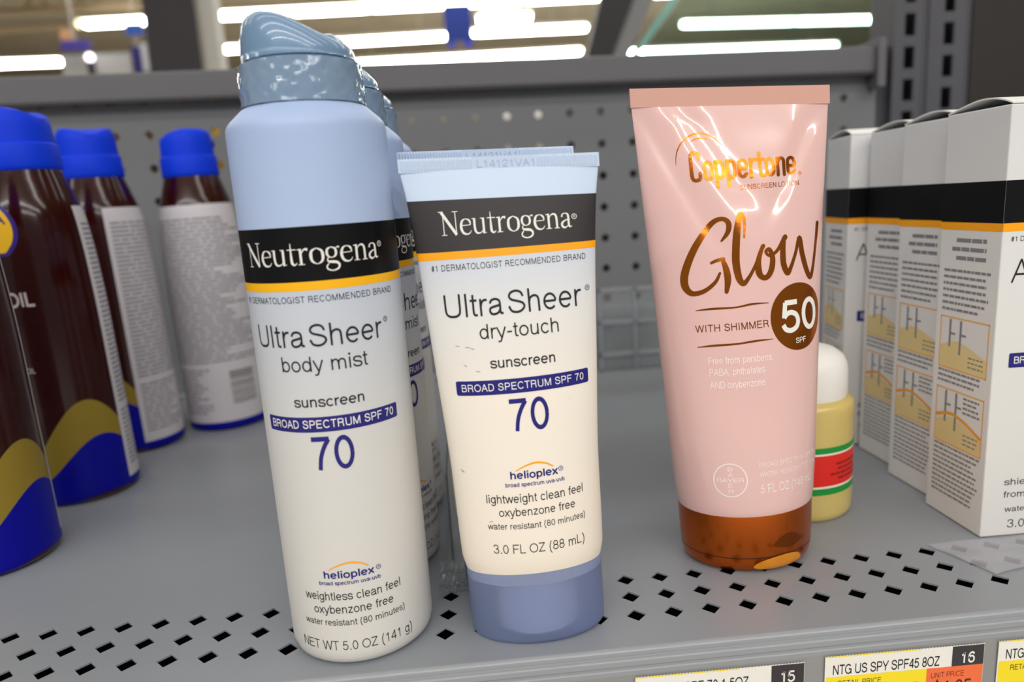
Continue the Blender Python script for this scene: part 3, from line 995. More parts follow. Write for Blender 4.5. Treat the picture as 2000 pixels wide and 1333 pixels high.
def make_can():
    t = empty('spray_can', (0, 0, 0))
    prof = [(19.5, 0.0), (21.2, 0.3), (22.3, 1.3), (22.85, 3.0), (CAN_R, 5.0)] + [(CAN_R, z) for z in zrange(8, 158, 6)] + \
           [(CAN_R, 160.5), (22.9, 161.8), (22.4, 163.0), (21.4, 164.2), (18.4, 167.0), (17.6, 167.6), (17.0, 167.7)]
    body = lathe('can_body', prof, CANBODY, t)
    lathe('collar', [(16.4, 167.2), (17.0, 167.4), (17.3, 168.0), (17.1, 172.0), (16.95, 178.2), (16.6, 178.9), (15.9, 179.0)], mat('collar_blue', (116, 142, 172), 0.25, coat=0.4), t)
    # crinkled clear film round the collar
    n, rows = 180, 14
    vs, fs = [], []
    for k in range(rows):
        z = 167.9 + (179.3 - 167.9) * k / (rows - 1)
        for i in range(n):
            a = 2 * PI * i / n
            w = 0.22 * math.sin(9 * a + 1.3 * math.sin(z * 0.9)) * math.sin(5 * a + z * 0.55) + 0.10 * math.sin(23 * a + 2.1 * math.sin(z * 1.3 + 3 * a))
            r = 17.75 - 0.03 * (z - 168) + 0.8 * w + 0.22 * max(0.0, math.sin(13 * a + 1.7 * math.sin(1.1 * z + 2 * a)) ) ** 8
            vs.append((r * math.sin(a), -r * math.cos(a), z))
    for k in range(rows - 1):
        for i in range(n):
            j = (i + 1) % n
            fs.append((k * n + i, k * n + j, (k + 1) * n + j, (k + 1) * n + i))
    mesh('shrink_band', vs, fs, FILM, t, smooth=True)
    # actuator with slanted thumb rest
    R = 16.1
    prf = smooth_interp([(-17, 12.4), (-13, 13.4), (-9, 13.6), (-4, 12.6), (2, 10.0), (8, 7.2), (12, 5.8), (17, 5.0)])
    n, rows = 96, 26
    vs, fs = [], []
    for k in range(5):
        z = 178.3 + k * 0.5
        for i in range(n):
            a = 2 * PI * i / n
            vs.append((R * math.sin(a), -R * math.cos(a), z))
    for k in range(rows):
        rho = math.sin((1 - k / rows) * PI / 2) ** 0.8
        for i in range(n):
            a = 2 * PI * i / n
            x, y = R * rho * math.sin(a), -R * rho * math.cos(a)
            h = float(prf(x)) + 3.6 * math.exp(-((x - 9.5) / 4.8) ** 2) / (1 + math.exp(-(y - 2.5) / 1.6)) - 1.2 * math.exp(-((x - 6) / 5) ** 2 - ((y + 2) / 6) ** 2)
            h *= max(0.0, 1 - rho ** 10) ** 0.4
            vs.append((x, y, 180.3 + h - 0.4))
    vs.append((0, 0, 180.0 + float(prf(0))))
    tot = 5 + rows
    for k in range(tot - 1):
        for i in range(n):
            j = (i + 1) % n
            fs.append((k * n + i, k * n + j, (k + 1) * n + j, (k + 1) * n + i))
    fs += [((tot - 1) * n + i, (tot - 1) * n + (i + 1) % n, tot * n) for i in range(n)]
    act = mesh('actuator', vs, fs, CAPBLUE, t, smooth=True)
    S = can_surf
    S.patch('logo_band', -180, 180, 118.9, 134.0, BANDBLACK, t, 0.04, 96, 4, th=True)
    S.patch('accent_stripe', -180, 180, 116.4, 118.9, YELLOW, t, 0.04, 96, 1, th=True)
    S.decal('brand_lettering', wordmark_bm('Neutrogena', -20.0, 21.4, 123.6, 6.6), WHITEINK, body, 0.1)
    reg_mark(S, body, 22.3, 127.6, 0.75, WHITEINK)
    put_text(S, body, '#1 DERMATOLOGIST RECOMMENDED BRAND', -24.7, 25.7, 113.1, 1.8, INK, track=0.07)
    put_text(S, body, 'Ultra_Sheer', -20.1, 20.2, 100.5, 6.5, INK, -0.006)
    reg_mark(S, body, 21.7, 105.6, 0.75, INK)
    put_text(S, body, 'body mist', -11.4, 14.1, 93.4, 4.4, INK, -0.004)
    put_text(S, body, 'sunscreen', -8.9, 11.6, 83.0, 2.3, INK, 0.01)
    S.decal('spf_bar', rounded_rect_bm(-20.4, 22.7, 75.5, 80.0), NAVY, t, 0.06)
    put_text(S, body, 'BROAD SPECTRUM SPF 70', -18.6, 21.0, 76.7, 2.4, WHITEINK, 0.012, off=0.11, track=0.05)
    put_text(S, body, '70', -5.6, 7.0, 64.0, 10.0, NAVY, 0.012)
    helioplex(S, body, -6.4, 8.9, 29.65, 0, [(-4.8, 32.3), (-2, 33.6), (1.6, 34.4), (5, 33.8), (7.3, 32.4)], (10.2, 31.2))
    put_text(S, body, 'broad spectrum uva·uvb', -8.2, 10.6, 27.5, 1.25, NAVY, 0.02)
    put_text(S, body, 'weightless clean feel', -13.9, 16.8, 22.5, 2.75, INK)
    put_text(S, body, 'oxybenzone free', -11.2, 13.8, 18.1, 2.75, INK)
    put_text(S, body, 'water resistant (80 minutes)', -15.2, 17.5, 14.1, 2.1, INK)
    put_text(S, body, 'NET WT 5.0 OZ (141 g)', -17.5, 19.6, 5.8, 3.1, INK, -0.008)
    # small print on the side of the can
    S.decal('side_print', text_lines_bm(41, 56, 14, 52, 2.6, 0.9, word=(1.5, 4)), GREYINK, body, 0.06)
    return t


can1 = make_can()


def place(o, x, y, lean=0.0, rz=0.0, z=0.0, rx=0.0):
    m = Matrix.Rotation(math.radians(lean), 4, 'Y') @ Matrix.Rotation(math.radians(rx), 4, 'X') @ Matrix.Rotation(math.radians(rz), 4, 'Z')
    m.translation = Vector((x, y, z)) * MM
    o.matrix_world = m
    return o


can2 = copy_tree(can1)
can3 = copy_tree(can1)
place(can1, 99.7, 10, -0.45, 0, 0.15)
for o, a in ((can2, 46), (can3, 44)):
    place(o, 101 if a == 46 else 101.5, 62 if a == 46 else 113, -0.5, a, 0.0)
    for ch in o.children:
        if ch.name.startswith(('actuator', 'collar', 'shrink_band')):
            ch.rotation_euler = (0, 0, math.radians(-a))
g = 'white and blue spray cans in a row'
tag(can1, 'white and blue sunscreen spray can in front, nearest on the left', 'spray can', g)
tag(can2, 'spray can directly behind the front can, mostly hidden', 'spray can', g)
tag(can3, 'rearmost spray can of the row, only cap and shoulder showing', 'spray can', g)

# ------------------------------------------------------------------ sunscreen tube
TA = [(20, 21.6), (22.5, 21.9), (25, 22.5), (27.5, 22.95), (31, 23.1), (56, 23.5), (90, 25.2), (121, 26.8), (139, 28.2), (147.6, 29.4)]
TB = [(20, 12.6), (22.5, 13.0), (25, 13.6), (27.5, 14.0), (31, 14.2), (56, 12.8), (90, 9.8), (121, 5.5), (139, 2.4), (147.6, .75)]
tube_surf = Surf(TA, TB)
tube_surf.skew = (-0.045, 112, 146)
TUBEBODY = grad_mat('tube_print', [(22, (244, 234, 220)), (80, (243, 236, 226)), (105, (228, 228, 228)), (122, (206, 214, 228)), (138, (204, 222, 246)), (152, (200, 220, 248))], 0.45, 0.0, 0.6)
CRIMP = mat('tube_crimp_blue', (198, 216, 242), 0.42)
CAPTR = mat('cap_translucent_violet', (170, 188, 236), 0.34, trans=0.7)


def make_crimp(parent, hw, z0, z1, m, th, pitch, flat, name='crimp_seal', skew=0.0):
    n = int(hw * 2 / pitch) * 6
    vs, fs = [], []
    for s in (-1, 1):
        for i in range(n + 1):
            x = -hw + 2 * hw * i / n
            rib = 0.0 if flat[0] < x < flat[1] or abs(x) > hw - 0.8 else 0.3 * (0.5 + 0.5 * math.cos(2 * PI * x / pitch))
            for k, z in enumerate(np.linspace(z0, z1, 6)):
                e = 0.0 if k in (0, 5) else rib
                vs.append((x, s * (th / 2 + e), z + skew * x))
    q = (n + 1) * 6
    for i in range(n):
        for k in range(5):
            a = i * 6 + k
            fs.append((a, a + 6, a + 7, a + 1))
            fs.append((q + a, q + a + 1, q + a + 7, q + a + 6))
        fs.append((i * 6, q + i * 6, q + i * 6 + 6, i * 6 + 6))
        fs.append((i * 6 + 5, i * 6 + 11, q + i * 6 + 11, q + i * 6 + 5))
    for i in (0, n):
        for k in range(5):
            a = i * 6 + k
            fs.append((a, a + 1, q + a + 1, q + a))
    return mesh(name, vs, fs, m, parent)


def make_tube():
    t = empty('sunscreen_tube', (0, 0, 0))
    body = tube_surf.body('tube_body', [20.2, 21, 22, 23, 24, 25, 26, 27, 28, 29.5] + zrange(31, 147.4, 1.6), TUBEBODY, t)
    cr = make_crimp(t, 29.6, 146.9, 150.9, CRIMP, 1.2, 0.95, (-8.2, 11.2), skew=-0.045)
    bmt = text_bm('L14121VA1', -6.6, 10.2, 147.8, 2.1, -0.005)
    vsx = [v.co.copy() for v in bmt.verts]
    for v in bmt.verts:
        v.co = Vector((v.co.x, -0.72, v.co.y - 0.045 * v.co.x)) * MM
    from_bm('lot_code', bmt, mat('emboss_blue', (176, 196, 226), 0.4), cr)
    cs = Surf([(0, 20.9), (0.6, 21.5), (1.8, 21.9), (27.0, 22.1)], [(0, 12.4), (0.6, 13.0), (1.8, 13.4), (27, 13.5)])
    cap = cs.body('cap', [0, 0.3, 0.7, 1.2, 1.8, 4] + zrange(6, 24, 3) + [24.6], CAPTR, t, cap1=True)
    ns = Surf([(2, 11), (22, 11)])
    ns.body('cap_neck', [3, 10, 18, 23], mat('neck_pale', (226, 222, 232), 0.5), cap, n=48)
    S = tube_surf
    S.patch('logo_band', -112, 112, 124.3, 138.9, BANDGREY, t, 0.05, 96, 10, th=True)
    S.patch('accent_stripe', -112, 112, 122.1, 124.3, AMBER, t, 0.05, 96, 2, th=True)
    S.decal('brand_lettering', wordmark_bm('Neutrogena', -19.3, 19.8, 128.9, 6.7), WHITEINK, body, 0.11)
    reg_mark(S, body, 20.7, 132.2, 0.75, WHITEINK)
    put_text(S, body, '#1 DERMATOLOGIST RECOMMENDED BRAND', -23.3, 23.4, 118.9, 1.8, INK, track=0.07)
    put_text(S, body, 'Ultra_Sheer', -20.5, 21.4, 105.1, 6.9, INK, -0.006)
    reg_mark(S, body, 23.4, 110.2, 0.75, INK)
    put_text(S, body, 'dry-touch', -10.7, 13.0, 98.3, 4.4, INK, -0.004)
    put_text(S, body, 'sunscreen', -8.5, 11.1, 89.5, 2.3, INK, 0.01)
    S.decal('spf_bar', rounded_rect_bm(-19.7, 21.9, 81.6, 86.0), NAVY, t, 0.07)
    put_text(S, body, 'BROAD SPECTRUM SPF 70', -17.9, 20.0, 82.75, 2.2, WHITEINK, 0.008, off=0.12, track=0.05)
    put_text(S, body, '70', -4.6, 7.7, 70.1, 9.7, NAVY, 0.012)
    helioplex(S, body, -5.7, 9.0, 55.5, 0, [(-4.0, 57.9), (-1.2, 59.2), (2.2, 60.0), (5.4, 59.4), (7.6, 58.1)], (9.9, 57.0))
    put_text(S, body, 'broad spectrum uva·uvb', -7.4, 10.9, 53.1, 1.25, NAVY, 0.02)
    put_text(S, body, 'lightweight clean feel', -13.8, 16.9, 48.1, 2.7, INK)
    put_text(S, body, 'oxybenzone free', -10.2, 13.7, 43.9, 2.6, INK)
    put_text(S, body, 'water resistant (80 minutes)', -14.2, 17.1, 39.8, 1.95, INK)
    put_text(S, body, '3.0 FL OZ (88 mL)', -13.1, 16.2, 31.9, 3.0, INK, -0.008)
    # scuffs on the print
    bm = bmesh.new()
    for (u, z) in [(-18.5, 96.8), (-15.5, 96.2), (-14.0, 96.0), (-16.5, 91.2), (-13.0, 89.0), (-22.0, 58.2), (-21.6, 57.6), (-13.6, 42.0), (-12.8, 41.2)]:
        a = random.uniform(-.8, .4)
        add_stroke(bm, [(u, z), (u + math.cos(a) * .8, z + math.sin(a) * .8), (u + math.cos(a) * 1.5, z + math.sin(a) * 1.2)], [.08, .3, .06])
    S.decal('scuff_mark', bm, mat('scuff_grey', (176, 164, 154), 0.7), body, 0.07)
    return t


tube1 = make_tube()
tube2 = copy_tree(tube1)
place(tube1, 158.2, 2.3, -1.5)
place(tube2, 156.2, 33.5, -1.6, 0.6, 0.0, 0.0)
tube2.scale = (1.0, 1.0, 1.03)
g = 'blue and white sunscreen tubes'
tag(tube1, 'white sunscreen tube with blue translucent cap standing in front', 'tube', g)
tag(tube2, 'second sunscreen tube behind, only its ribbed top seal showing', 'tube', g)

# ------------------------------------------------------------------ pink shimmer lotion tube
CA = [(20, 24.2), (22, 24.8), (24, 25.3), (36, 26.5), (76, 29), (114, 31.2), (140, 33), (166, 34.7)]
CB = [(20, 19.0), (22, 19.6), (24, 19.9), (36, 19.5), (76, 16.5), (114, 11.5), (140, 6.6), (158, 2.4), (166, .75)]
co_surf = Surf(CA, CB)


def pink_dent(x, y, z):
    if y > 0 or z < 96:
        return 0.0
    g = lambda c, w: math.exp(-((x - c) / w) ** 2)
    f = min(1.0, (z - 96) / 30) * min(1.0, max(0.0, (167 - z) / 6))
    d = -0.55 * g(-33 + (166 - z) * 0.50, 3.2) + 0.35 * g(-24 + (166 - z) * 0.50, 3.5)
    d += -0.45 * g(-17 + (166 - z) * 0.62, 4.5) * min(1, max(0, (z - 128) / 10))
    d += -0.5 * g(31 - (166 - z) * 0.55, 4.0) * min(1, max(0, (z - 120) / 15))
    d += 0.25 * g(14, 9) * math.exp(-((z - 150) / 9) ** 2)
    return d * f


co_surf.dent = pink_dent
co_surf.skew = (-0.062, 128, 165)
PINK = mat('pink_laminate', (230, 190, 186), 0.16, coat=0.6, coat_rough=0.03, spec=0.5, bump=0.0)
PINKC = mat('pink_seal', (216, 168, 154), 0.3)
COPPER = mat('copper_foil', (204, 112, 36), 0.19, metal=1.0, bump=0.15, bscale=120)
COPCAP = mat('copper_cap', (196, 92, 12), 0.3, metal=0.92, coat=0.3)
PALEINK = mat('pale_pink_ink', (250, 236, 234), 0.4)


def make_copp():
    t = empty('lotion_tube', (0, 0, 0))
    body = co_surf.body('tube_body', [20.5, 21.2, 22, 23, 24, 26, 28] + zrange(30, 165.6, 1.6), PINK, t, n=128)
    cr = make_crimp(t, 35.0, 165.6, 171.8, PINKC, 1.1, 1.6, (-40, 40), skew=-0.062)
    cs = Surf([(0, 20.5), (0.8, 22.0), (2.2, 23.4), (5, 24.2), (12, 24.7), (22, 25.0)], [(0, 16.2), (.8, 17.6), (2.2, 18.8), (5, 19.3), (22, 19.8)])
    cap = cs.body('flip_cap', [0, 0.3, 0.8, 1.4, 2.2, 3.4, 5.0] + zrange(6.5, 22, 1.5) + [22.6], COPCAP, t)
    cs.patch('lid_seam', -180, 180, 6.2, 6.6, mat('seam_brown', (60, 28, 8), 0.4), cap, 0.03, 96, 1, th=True)
    # thumb notch: highlight painted into the lip colour, shade into the hollow above
    def zl(u):
        return 2.2 + 0.006 * (u - 24) ** 2 * 0.6
    el_ = lambda u: math.sqrt(max(0.0, 1 - ((u - 13) / 24.0) ** 2))
    cs.patch('thumb_lip', -10.8, 36.8, lambda u: 3.0 - 1.7 * el_(u), lambda u: 3.0 + 3.6 * el_(u) + 0.03 * (u - 13) * el_(u), mat('copper_lip_highlight', (244, 156, 44), 0.34, metal=0.3), cap, 0.35, 30, 6, th=True)
    cs.patch('thumb_hollow_shade', 6, 38, lambda u: 9.0 + 1.6 * ((u - 22) / 16) ** 2, lambda u: 14.4 - 3.8 * ((u - 22) / 16) ** 2, mat('copper_hollow_shade', (132, 64, 8), 0.38, metal=0.75), cap, 0.06, 24, 5, th=True)
    S = co_surf
    bm = bmesh.new()
    add_stroke(bm, [(-21.4, 146.4), (-20.9, 150), (-19.2, 153.2), (-16.0, 155.7), (-12.0, 156.6), (-8.2, 155.4), (-4.7, 152.2)], [.1, .3, .5, .55, .6, .4, .1])
    add_stroke(bm, [(-16.5, 153.3), (-13.3, 154.9), (-9.7, 154.6)], [.1, .5, .3])
    S.decal('sun_arc', bm, COPPER, t, 0.07)
    S.decal('brand_lettering', rounded_bm('Coppertone', -16.9, 20.6, 140.9, 9.6), COPPER, body, 0.08)
    reg_mark(S, body, 21.9, 141.2, 0.6, COPPER)
    put_text(S, body, 'SUNSCREEN LOTION', -0.3, 21.2, 136.9, 1.7, COPPER, 0.006, track=0.04)
    bm = bmesh.new()
    add_stroke(bm, [(-8.6, 120.4), (-6.3, 123.2), (-5.8, 126.2), (-7.7, 127.8), (-10.8, 127.0), (-14.4, 123.4), (-18.0, 118.6), (-21.0, 112.8), (-22.3, 108.4), (-21.9, 105.2), (-19.8, 103.3), (-15.8, 104.0), (-12.0, 106.7), (-10.2, 109.6)],
               [0.73, 1.59, 1.83, 1.46, 1.71, 2.07, 2.32, 2.56, 2.68, 2.44, 1.83, 1.46, 1.22, 0.85], cap=True)
    add_stroke(bm, [(-12.8, 113.3), (-10.8, 114.0), (-8.5, 114.3)], [.9, 1.1, 1.2], cap=True)
    add_stroke(bm, [(-8.9, 114.3), (-8.0, 111.0), (-7.7, 107.2), (-8.5, 103.2)], [1.2, 2.1, 2.3, 1.4], cap=True)
    add_stroke(bm, [(-0.9, 121.0), (-.3, 125.5), (-0.7, 128.6), (-1.9, 128.0), (-3.2, 123.1), (-4.0, 117.8), (-4.4, 112.3), (-3.8, 107.3), (-2.5, 105.4), (-0.8, 106.8), (1.5, 110.1), (4.5, 115.6), (5.6, 117.4)],
               [0.61, 1.10, 1.46, 1.95, 2.44, 2.56, 2.56, 2.32, 1.83, 1.34, 1.10, 1.22, 1.46], cap=True)
    add_stroke(bm, [(5.3, 117.3), (3.5, 113.2), (3.1, 109.4), (3.9, 107.2), (5.9, 106.8), (7.8, 109.2), (8.6, 113.0), (7.7, 116.0), (6.3, 115.3), (7.7, 113.9), (10.6, 115.4), (14.0, 119.6)],
               [1.34, 1.83, 2.32, 1.95, 1.83, 2.07, 1.95, 1.46, 1.10, 0.98, 1.22, 1.83], cap=True)
    add_stroke(bm, [(13.4, 119.1), (12.7, 115.0), (12.6, 110.6), (13.8, 107.4), (15.4, 109.2), (17.7, 113.9), (19.7, 118.9), (20.4, 113.6), (21.9, 107.9), (23.7, 104.8), (25.3, 108.0), (27.2, 116.2), (28.4, 123.1)],
               [1.59, 2.07, 2.20, 1.95, 1.46, 1.22, 1.59, 2.07, 2.07, 1.83, 1.46, 1.34, 1.59], cap=True)
    S.decal('script_lettering', bm, COPPER, body, 0.09)
    bm = bmesh.new()
    add_stroke(bm, [(-19.4, 97.4), (-14, 97.7), (-6, 97.6), (0, 98.2), (5.8, 98.0)], [.25, .75, .55, .7, .2])
    add_stroke(bm, [(-19.8, 84.6), (-14, 85.0), (-6, 85.1), (0, 85.5), (6.5, 85.5)], [.25, .75, .6, .7, .2])
    S.decal('brush_line', bm, COPPER, t, 0.07)
    put_text(S, body, 'WITH SHIMMER', -20.0, 5.2, 89.8, 2.5, COPPER, 0.006, track=0.06)
    bm = bmesh.new()
    add_poly(bm, [(17.4 + 11.4 * math.cos(2 * PI * k / 48), 91.9 + 11.7 * math.sin(2 * PI * k / 48)) for k in range(48)])
    S.decal('spf_badge', bm, COPPER, t, 0.07, cut=0.8, cutz=1.5)
    put_text(S, body, '50', 9.8, 26.2, 87.0, 10.9, WHITEINK, 0.02, off=0.13, cut=0.7)
    put_text(S, body, 'SPF', 15.4, 20.2, 82.7, 1.9, WHITEINK, 0.01, off=0.13)
    put_text(S, body, 'Free from parabens,', -16.5, 5.9, 78.4, 2.5, PALEINK, 0.0)
    put_text(S, body, 'PABA, phthalates', -16.4, 2.7, 74.4, 2.5, PALEINK, 0.0)
    put_text(S, body, 'AND oxybenzone', -16.5, 2.4, 69.9, 2.5, PALEINK, 0.0)
    bm = bmesh.new()
    add_ring(bm, -11.6, 36.6, 5.7, 6.1, .42, 48)
    for wv in (0,):
        tm = text_bm('BAYER', -16.2, -7.0, 35.9, 1.5, 0.01)
        me = bpy.data.meshes.new('x')
        tm.to_mesh(me)
        tm.free()
        bm.from_mesh(me)
        bpy.data.meshes.remove(me)
        for k, ch in enumerate('BA ER'):
            if ch != ' ':
                tm = text_bm(ch, -12.4, -10.8, 40.0 - k * 2.05, 1.5, 0.01)
                me = bpy.data.meshes.new('x')
                tm.to_mesh(me)
                tm.free()
                bm.from_mesh(me)
                bpy.data.meshes.remove(me)
    S.decal('round_emblem', bm, PALEINK, t, 0.07)
    put_text(S, body, 'BROAD SPECTRUM SPF 50', -1.6, 24.5, 40.9, 1.7, PALEINK)
    put_text(S, body, 'WATER RESISTANT (80 MIN)', -1.5, 24.5, 37.4, 1.7, PALEINK)
    put_text(S, body, '5 FL OZ (148 mL)', -1.5, 22.5, 31.4, 3.1, PALEINK)
    return t


copp = make_copp()
place(copp, 242.7, 37, -1.85)
tag(copp, 'tall pink glossy lotion tube with copper flip cap', 'tube')

# ------------------------------------------------------------------ gel jar behind the pink tube
jar = tag(empty('ointment_jar', (280, 75.5, 0)), 'small yellow gel jar with white domed lid behind the pink tube', 'jar')
GEL = mat('yellow_gel', (210, 188, 112), 0.25, coat=0.4, sss=0.25)
js = Surf([(0, 23.2), (80, 23.2)])
lathe('jar_body', [(20.5, 0), (22.2, .4), (23.0, 1.6), (23.3, 3.2)] + [(23.3, z) for z in zrange(6, 44, 6)] + [(23.4, 46.5), (23.0, 48.6), (21.4, 50.0), (19.5, 50.6)], GEL, jar)
lathe('lid', [(19.0, 50.2), (20.4, 50.3), (20.7, 51.2), (20.7, 60), (20.2, 64), (18.6, 67.2), (15.5, 69.5), (10.5, 70.9), (5, 71.4), (0.005, 71.5)], mat('lid_white', (240, 238, 234), 0.35), jar, smooth=60)
RED = mat('label_red', (226, 38, 26), 0.4)
GRN = mat('label_green', (20, 146, 50), 0.4)
lab = js.patch('label', -150, 150, 12.2, 32.4, mat('label_white', (240, 238, 224), 0.4), jar, 0.14, 72, 2, th=True)
js.patch('green_stripe', -150, 150, 29.9, 32.4, GRN, lab, 0.2, 72, 1, th=True)
js.patch('red_panel', -150, 150, 15.9, 29.1, RED, lab, 0.2, 72, 2, th=True)
js.patch('green_stripe', -150, 150, 12.2, 15.0, GRN, lab, 0.2, 72, 1, th=True)
js.decal('label_print', text_lines_bm(4, 24, 16.6, 25.6, 2.1, 1.0, word=(1.5, 5), gap=.5, ragged=.2, indent=5), mat('label_dark_red', (150, 18, 16), 0.5), lab, 0.26)

# ------------------------------------------------------------------ cartons on the right
CARD = grad_mat('carton_card', [(0, (226, 224, 220)), (100, (226, 226, 226)), (160, (220, 222, 226))], 0.55)
CARDTOP = mat('carton_edge', (236, 236, 234), 0.6)
TAN = mat('print_tan', (226, 204, 146), 0.55)
ORG = mat('print_orange', (240, 176, 90), 0.55)
ORB = mat('print_orange_deep', (240, 160, 30), 0.5)
BW, BD, BH = 62.0, 33.0, 160.0


def flat(name, bm, m, parent, side, off):
    """put a flat bmesh on the carton: side 'L' (x=0 plane, u runs from rear to front) or 'F' (front)"""
    for v in bm.verts:
        u, z = v.co.x, v.co.y
        v.co = Vector((-off, BD - u, z)) * MM if side == 'L' else Vector((u, -off, z)) * MM
    return from_bm(name, bm, m, parent)


def quad_bm(u0, u1, z0, z1):
    bm = bmesh.new()
    add_poly(bm, [(u0, z0), (u1, z0), (u1, z1), (u0, z1)])
    return bm


def frame_bm(u0, u1, z0, z1, w):
    bm = bmesh.new()
    for a in ((u0, u1, z0, z0 + w), (u0, u1, z1 - w, z1), (u0, u0 + w, z0, z1), (u1 - w, u1, z0, z1)):
        add_poly(bm, [(a[0], a[2]), (a[1], a[2]), (a[1], a[3]), (a[0], a[3])])
    return bm


def hill_bm(u0, u1, z0, zl, zm, zr):
    bm = bmesh.new()
    top = catmull([(u0, zl), (u0 + (u1 - u0) * .4, zm), (u1, zr)], 8)
    add_poly(bm, [(u0, z0), (u1, z0)] + [tuple(p) for p in top[::-1]])
    return bm


CARTINK = mat('carton_grey_ink', (132, 132, 138), 0.6)


def make_carton():
    t = empty('carton', (0, 0, 0))
    body = rbox('carton_body', (0, 0, 0), (BW, BD, BH), CARD, t, bev=0.5)
    # arched top panel with an open side and a folded tuck flap
    vs, fs = [], []
    n = 14
    for th in (0.0, 0.5):
        for i in range(n + 1):
            y = BD * i / n
            z = BH + 0.1 + 3.0 * math.sin(PI * (i / n) ** 0.8) ** 1.2 + th
            vs += [(0.2, y, z), (BW - 0.2, y, z)]
    q = 2 * (n + 1)
    for i in range(n):
        a = 2 * i
        fs += [(a, a + 1, a + 3, a + 2), (q + a, q + a + 2, q + a + 3, q + a + 1), (a, a + 2, q + a + 2, q + a), (a + 1, q + a + 1, q + a + 3, a + 3)]
    fs += [(0, q, q + 1, 1), (2 * n, 2 * n + 1, q + 2 * n + 1, q + 2 * n)]
    auto_smooth(mesh('top_flap', vs, fs, CARDTOP, t), 40)
    for side, w in (('L', BD), ('F', BW)):
        flat('logo_band', quad_bm(0, w, 119.3, 134.2), BANDBLACK, t, side, 0.08)
        flat('accent_stripe', quad_bm(0, w, 116.4, 119.3), AMBER, t, side, 0.08)
    # left side print
    flat('headline_print', text_lines_bm(7, 26, 103.8, 113.5, 3.4, 1.5, word=(3, 8), gap=.5, ragged=.12, indent=3), CARTINK, body, 'L', 0.08)
    flat('paragraph_print', text_lines_bm(3.5, 29, 84.5, 101.5, 2.55, 1.0, word=(1, 3.6), gap=.4, ragged=.22), CARTINK, body, 'L', 0.08)
    for z0, z1, nm in ((61.5, 82.5, 0), (30.5, 53.5, 1)):
        fr_ = flat('picture_frame', frame_bm(3.2, 30.2, z0, z1, 0.55), ORG, body, 'L', 0.09)
        flat('picture_hill', hill_bm(3.7, 29.7, z0 + .5, z0 + 9.0, z0 + 11.5, z0 + 7.0), TAN, body, 'L', 0.085)
        bm = bmesh.new()
        for ux, zl in ((8.5, 9), (14.5, 6.5)):
            add_poly(bm, [(ux, z0 + zl), (ux + 1.1, z0 + zl), (ux + 1.1, z1 - 1), (ux, z1 - 1)])
            add_poly(bm, [(ux + 1.0, z1 - 7), (ux + 3.6, z1 - 7), (ux + 3.6, z1 - 6.2), (ux + 1.0, z1 - 6.2)])
        flat('picture_rods', bm, CARTINK, body, 'L', 0.1)
        if nm:
            bm = bmesh.new()
            add_stroke(bm, [(3.7, z0 + 10.8), (12, z0 + 13.0), (20, z0 + 11.5), (29.6, z0 + 7.5)], [1.3, 1.3, 1.2, 1.2])
            flat('picture_arc', bm, ORB, body, 'L', 0.11)
            flat('picture_print', text_lines_bm(19, 29, z0 + 14, z1 - 1.5, 1.9, .8, word=(1, 3), gap=.4), CARTINK, body, 'L', 0.1)
        flat('picture_caption', text_lines_bm(20, 29, z0 + 1.5, z0 + 7, 1.8, .6, word=(1, 2.5), gap=.5), CARTINK, body, 'L', 0.1)
    flat('paragraph_print', text_lines_bm(3.5, 28, 54.5, 61, 2.1, 0.9, word=(1, 3.2), gap=.4, ragged=.3), CARTINK, body, 'L', 0.08)
    flat('paragraph_print', text_lines_bm(3.5, 30, 8, 30, 2.0, 0.8, word=(1, 3.2), gap=.4, ragged=.2), CARTINK, body, 'L', 0.08)
    # front print
    flat('brand_lettering', wordmark_bm('Neutrogena', 11, 50, 124.0, 6.4), WHITEINK, body, 'F', 0.1)
    flat('lettering', text_bm('#1 DERMATOLOGIST RECOMMENDED BRAND', 3.2, 58, 112.8, 1.8), INK, body, 'F', 0.08)
    flat('lettering', text_bm('Age Shield', 4.4, 56, 98.0, 8.5, -0.012), INK, body, 'F', 0.08)
    flat('spf_bar', rounded_rect_bm(6, 56, 66.5, 72), NAVY, t, 'F', 0.08)
    flat('lettering', text_bm('BROAD SPECTRUM SPF 110', 8, 54, 68, 2.6, 0.01), WHITEINK, body, 'F', 0.12)
    flat('lettering', text_bm('shields skin', 8, 32, 20.6, 2.6), INK, body, 'F', 0.08)
    flat('lettering', text_bm('from damage', 8, 34, 15.6, 2.6), INK, body, 'F', 0.08)
    flat('lettering', text_bm('water resistant', 9, 34, 9.8, 2.2), INK, body, 'F', 0.08)
    flat('lettering', text_bm('3.0 FL OZ', 10.5, 34, 3.2, 3.4, -0.006), INK, body, 'F', 0.08)
    return t


box1 = make_carton()
g = 'white sunscreen cartons in a row'
specs = [(331.6, 28.6, 0.0, 'white sunscreen carton at the front of the right row'),
         (337.2, 64.0, 1.2, 'second white carton behind the front one on the right'),
         (343.0, 99.5, 1.2, 'third white carton of the right row'),
         (335.5, 138.5, -9.0, 'rearmost white carton of the right row, slightly turned')]
boxes = [box1] + [copy_tree(box1) for _ in range(3)]
for o, (x, y, rz, lb) in zip(boxes, specs):
    place(o, x, y, 0.5, rz, 0.3)
    tag(o, lb, 'carton', g)

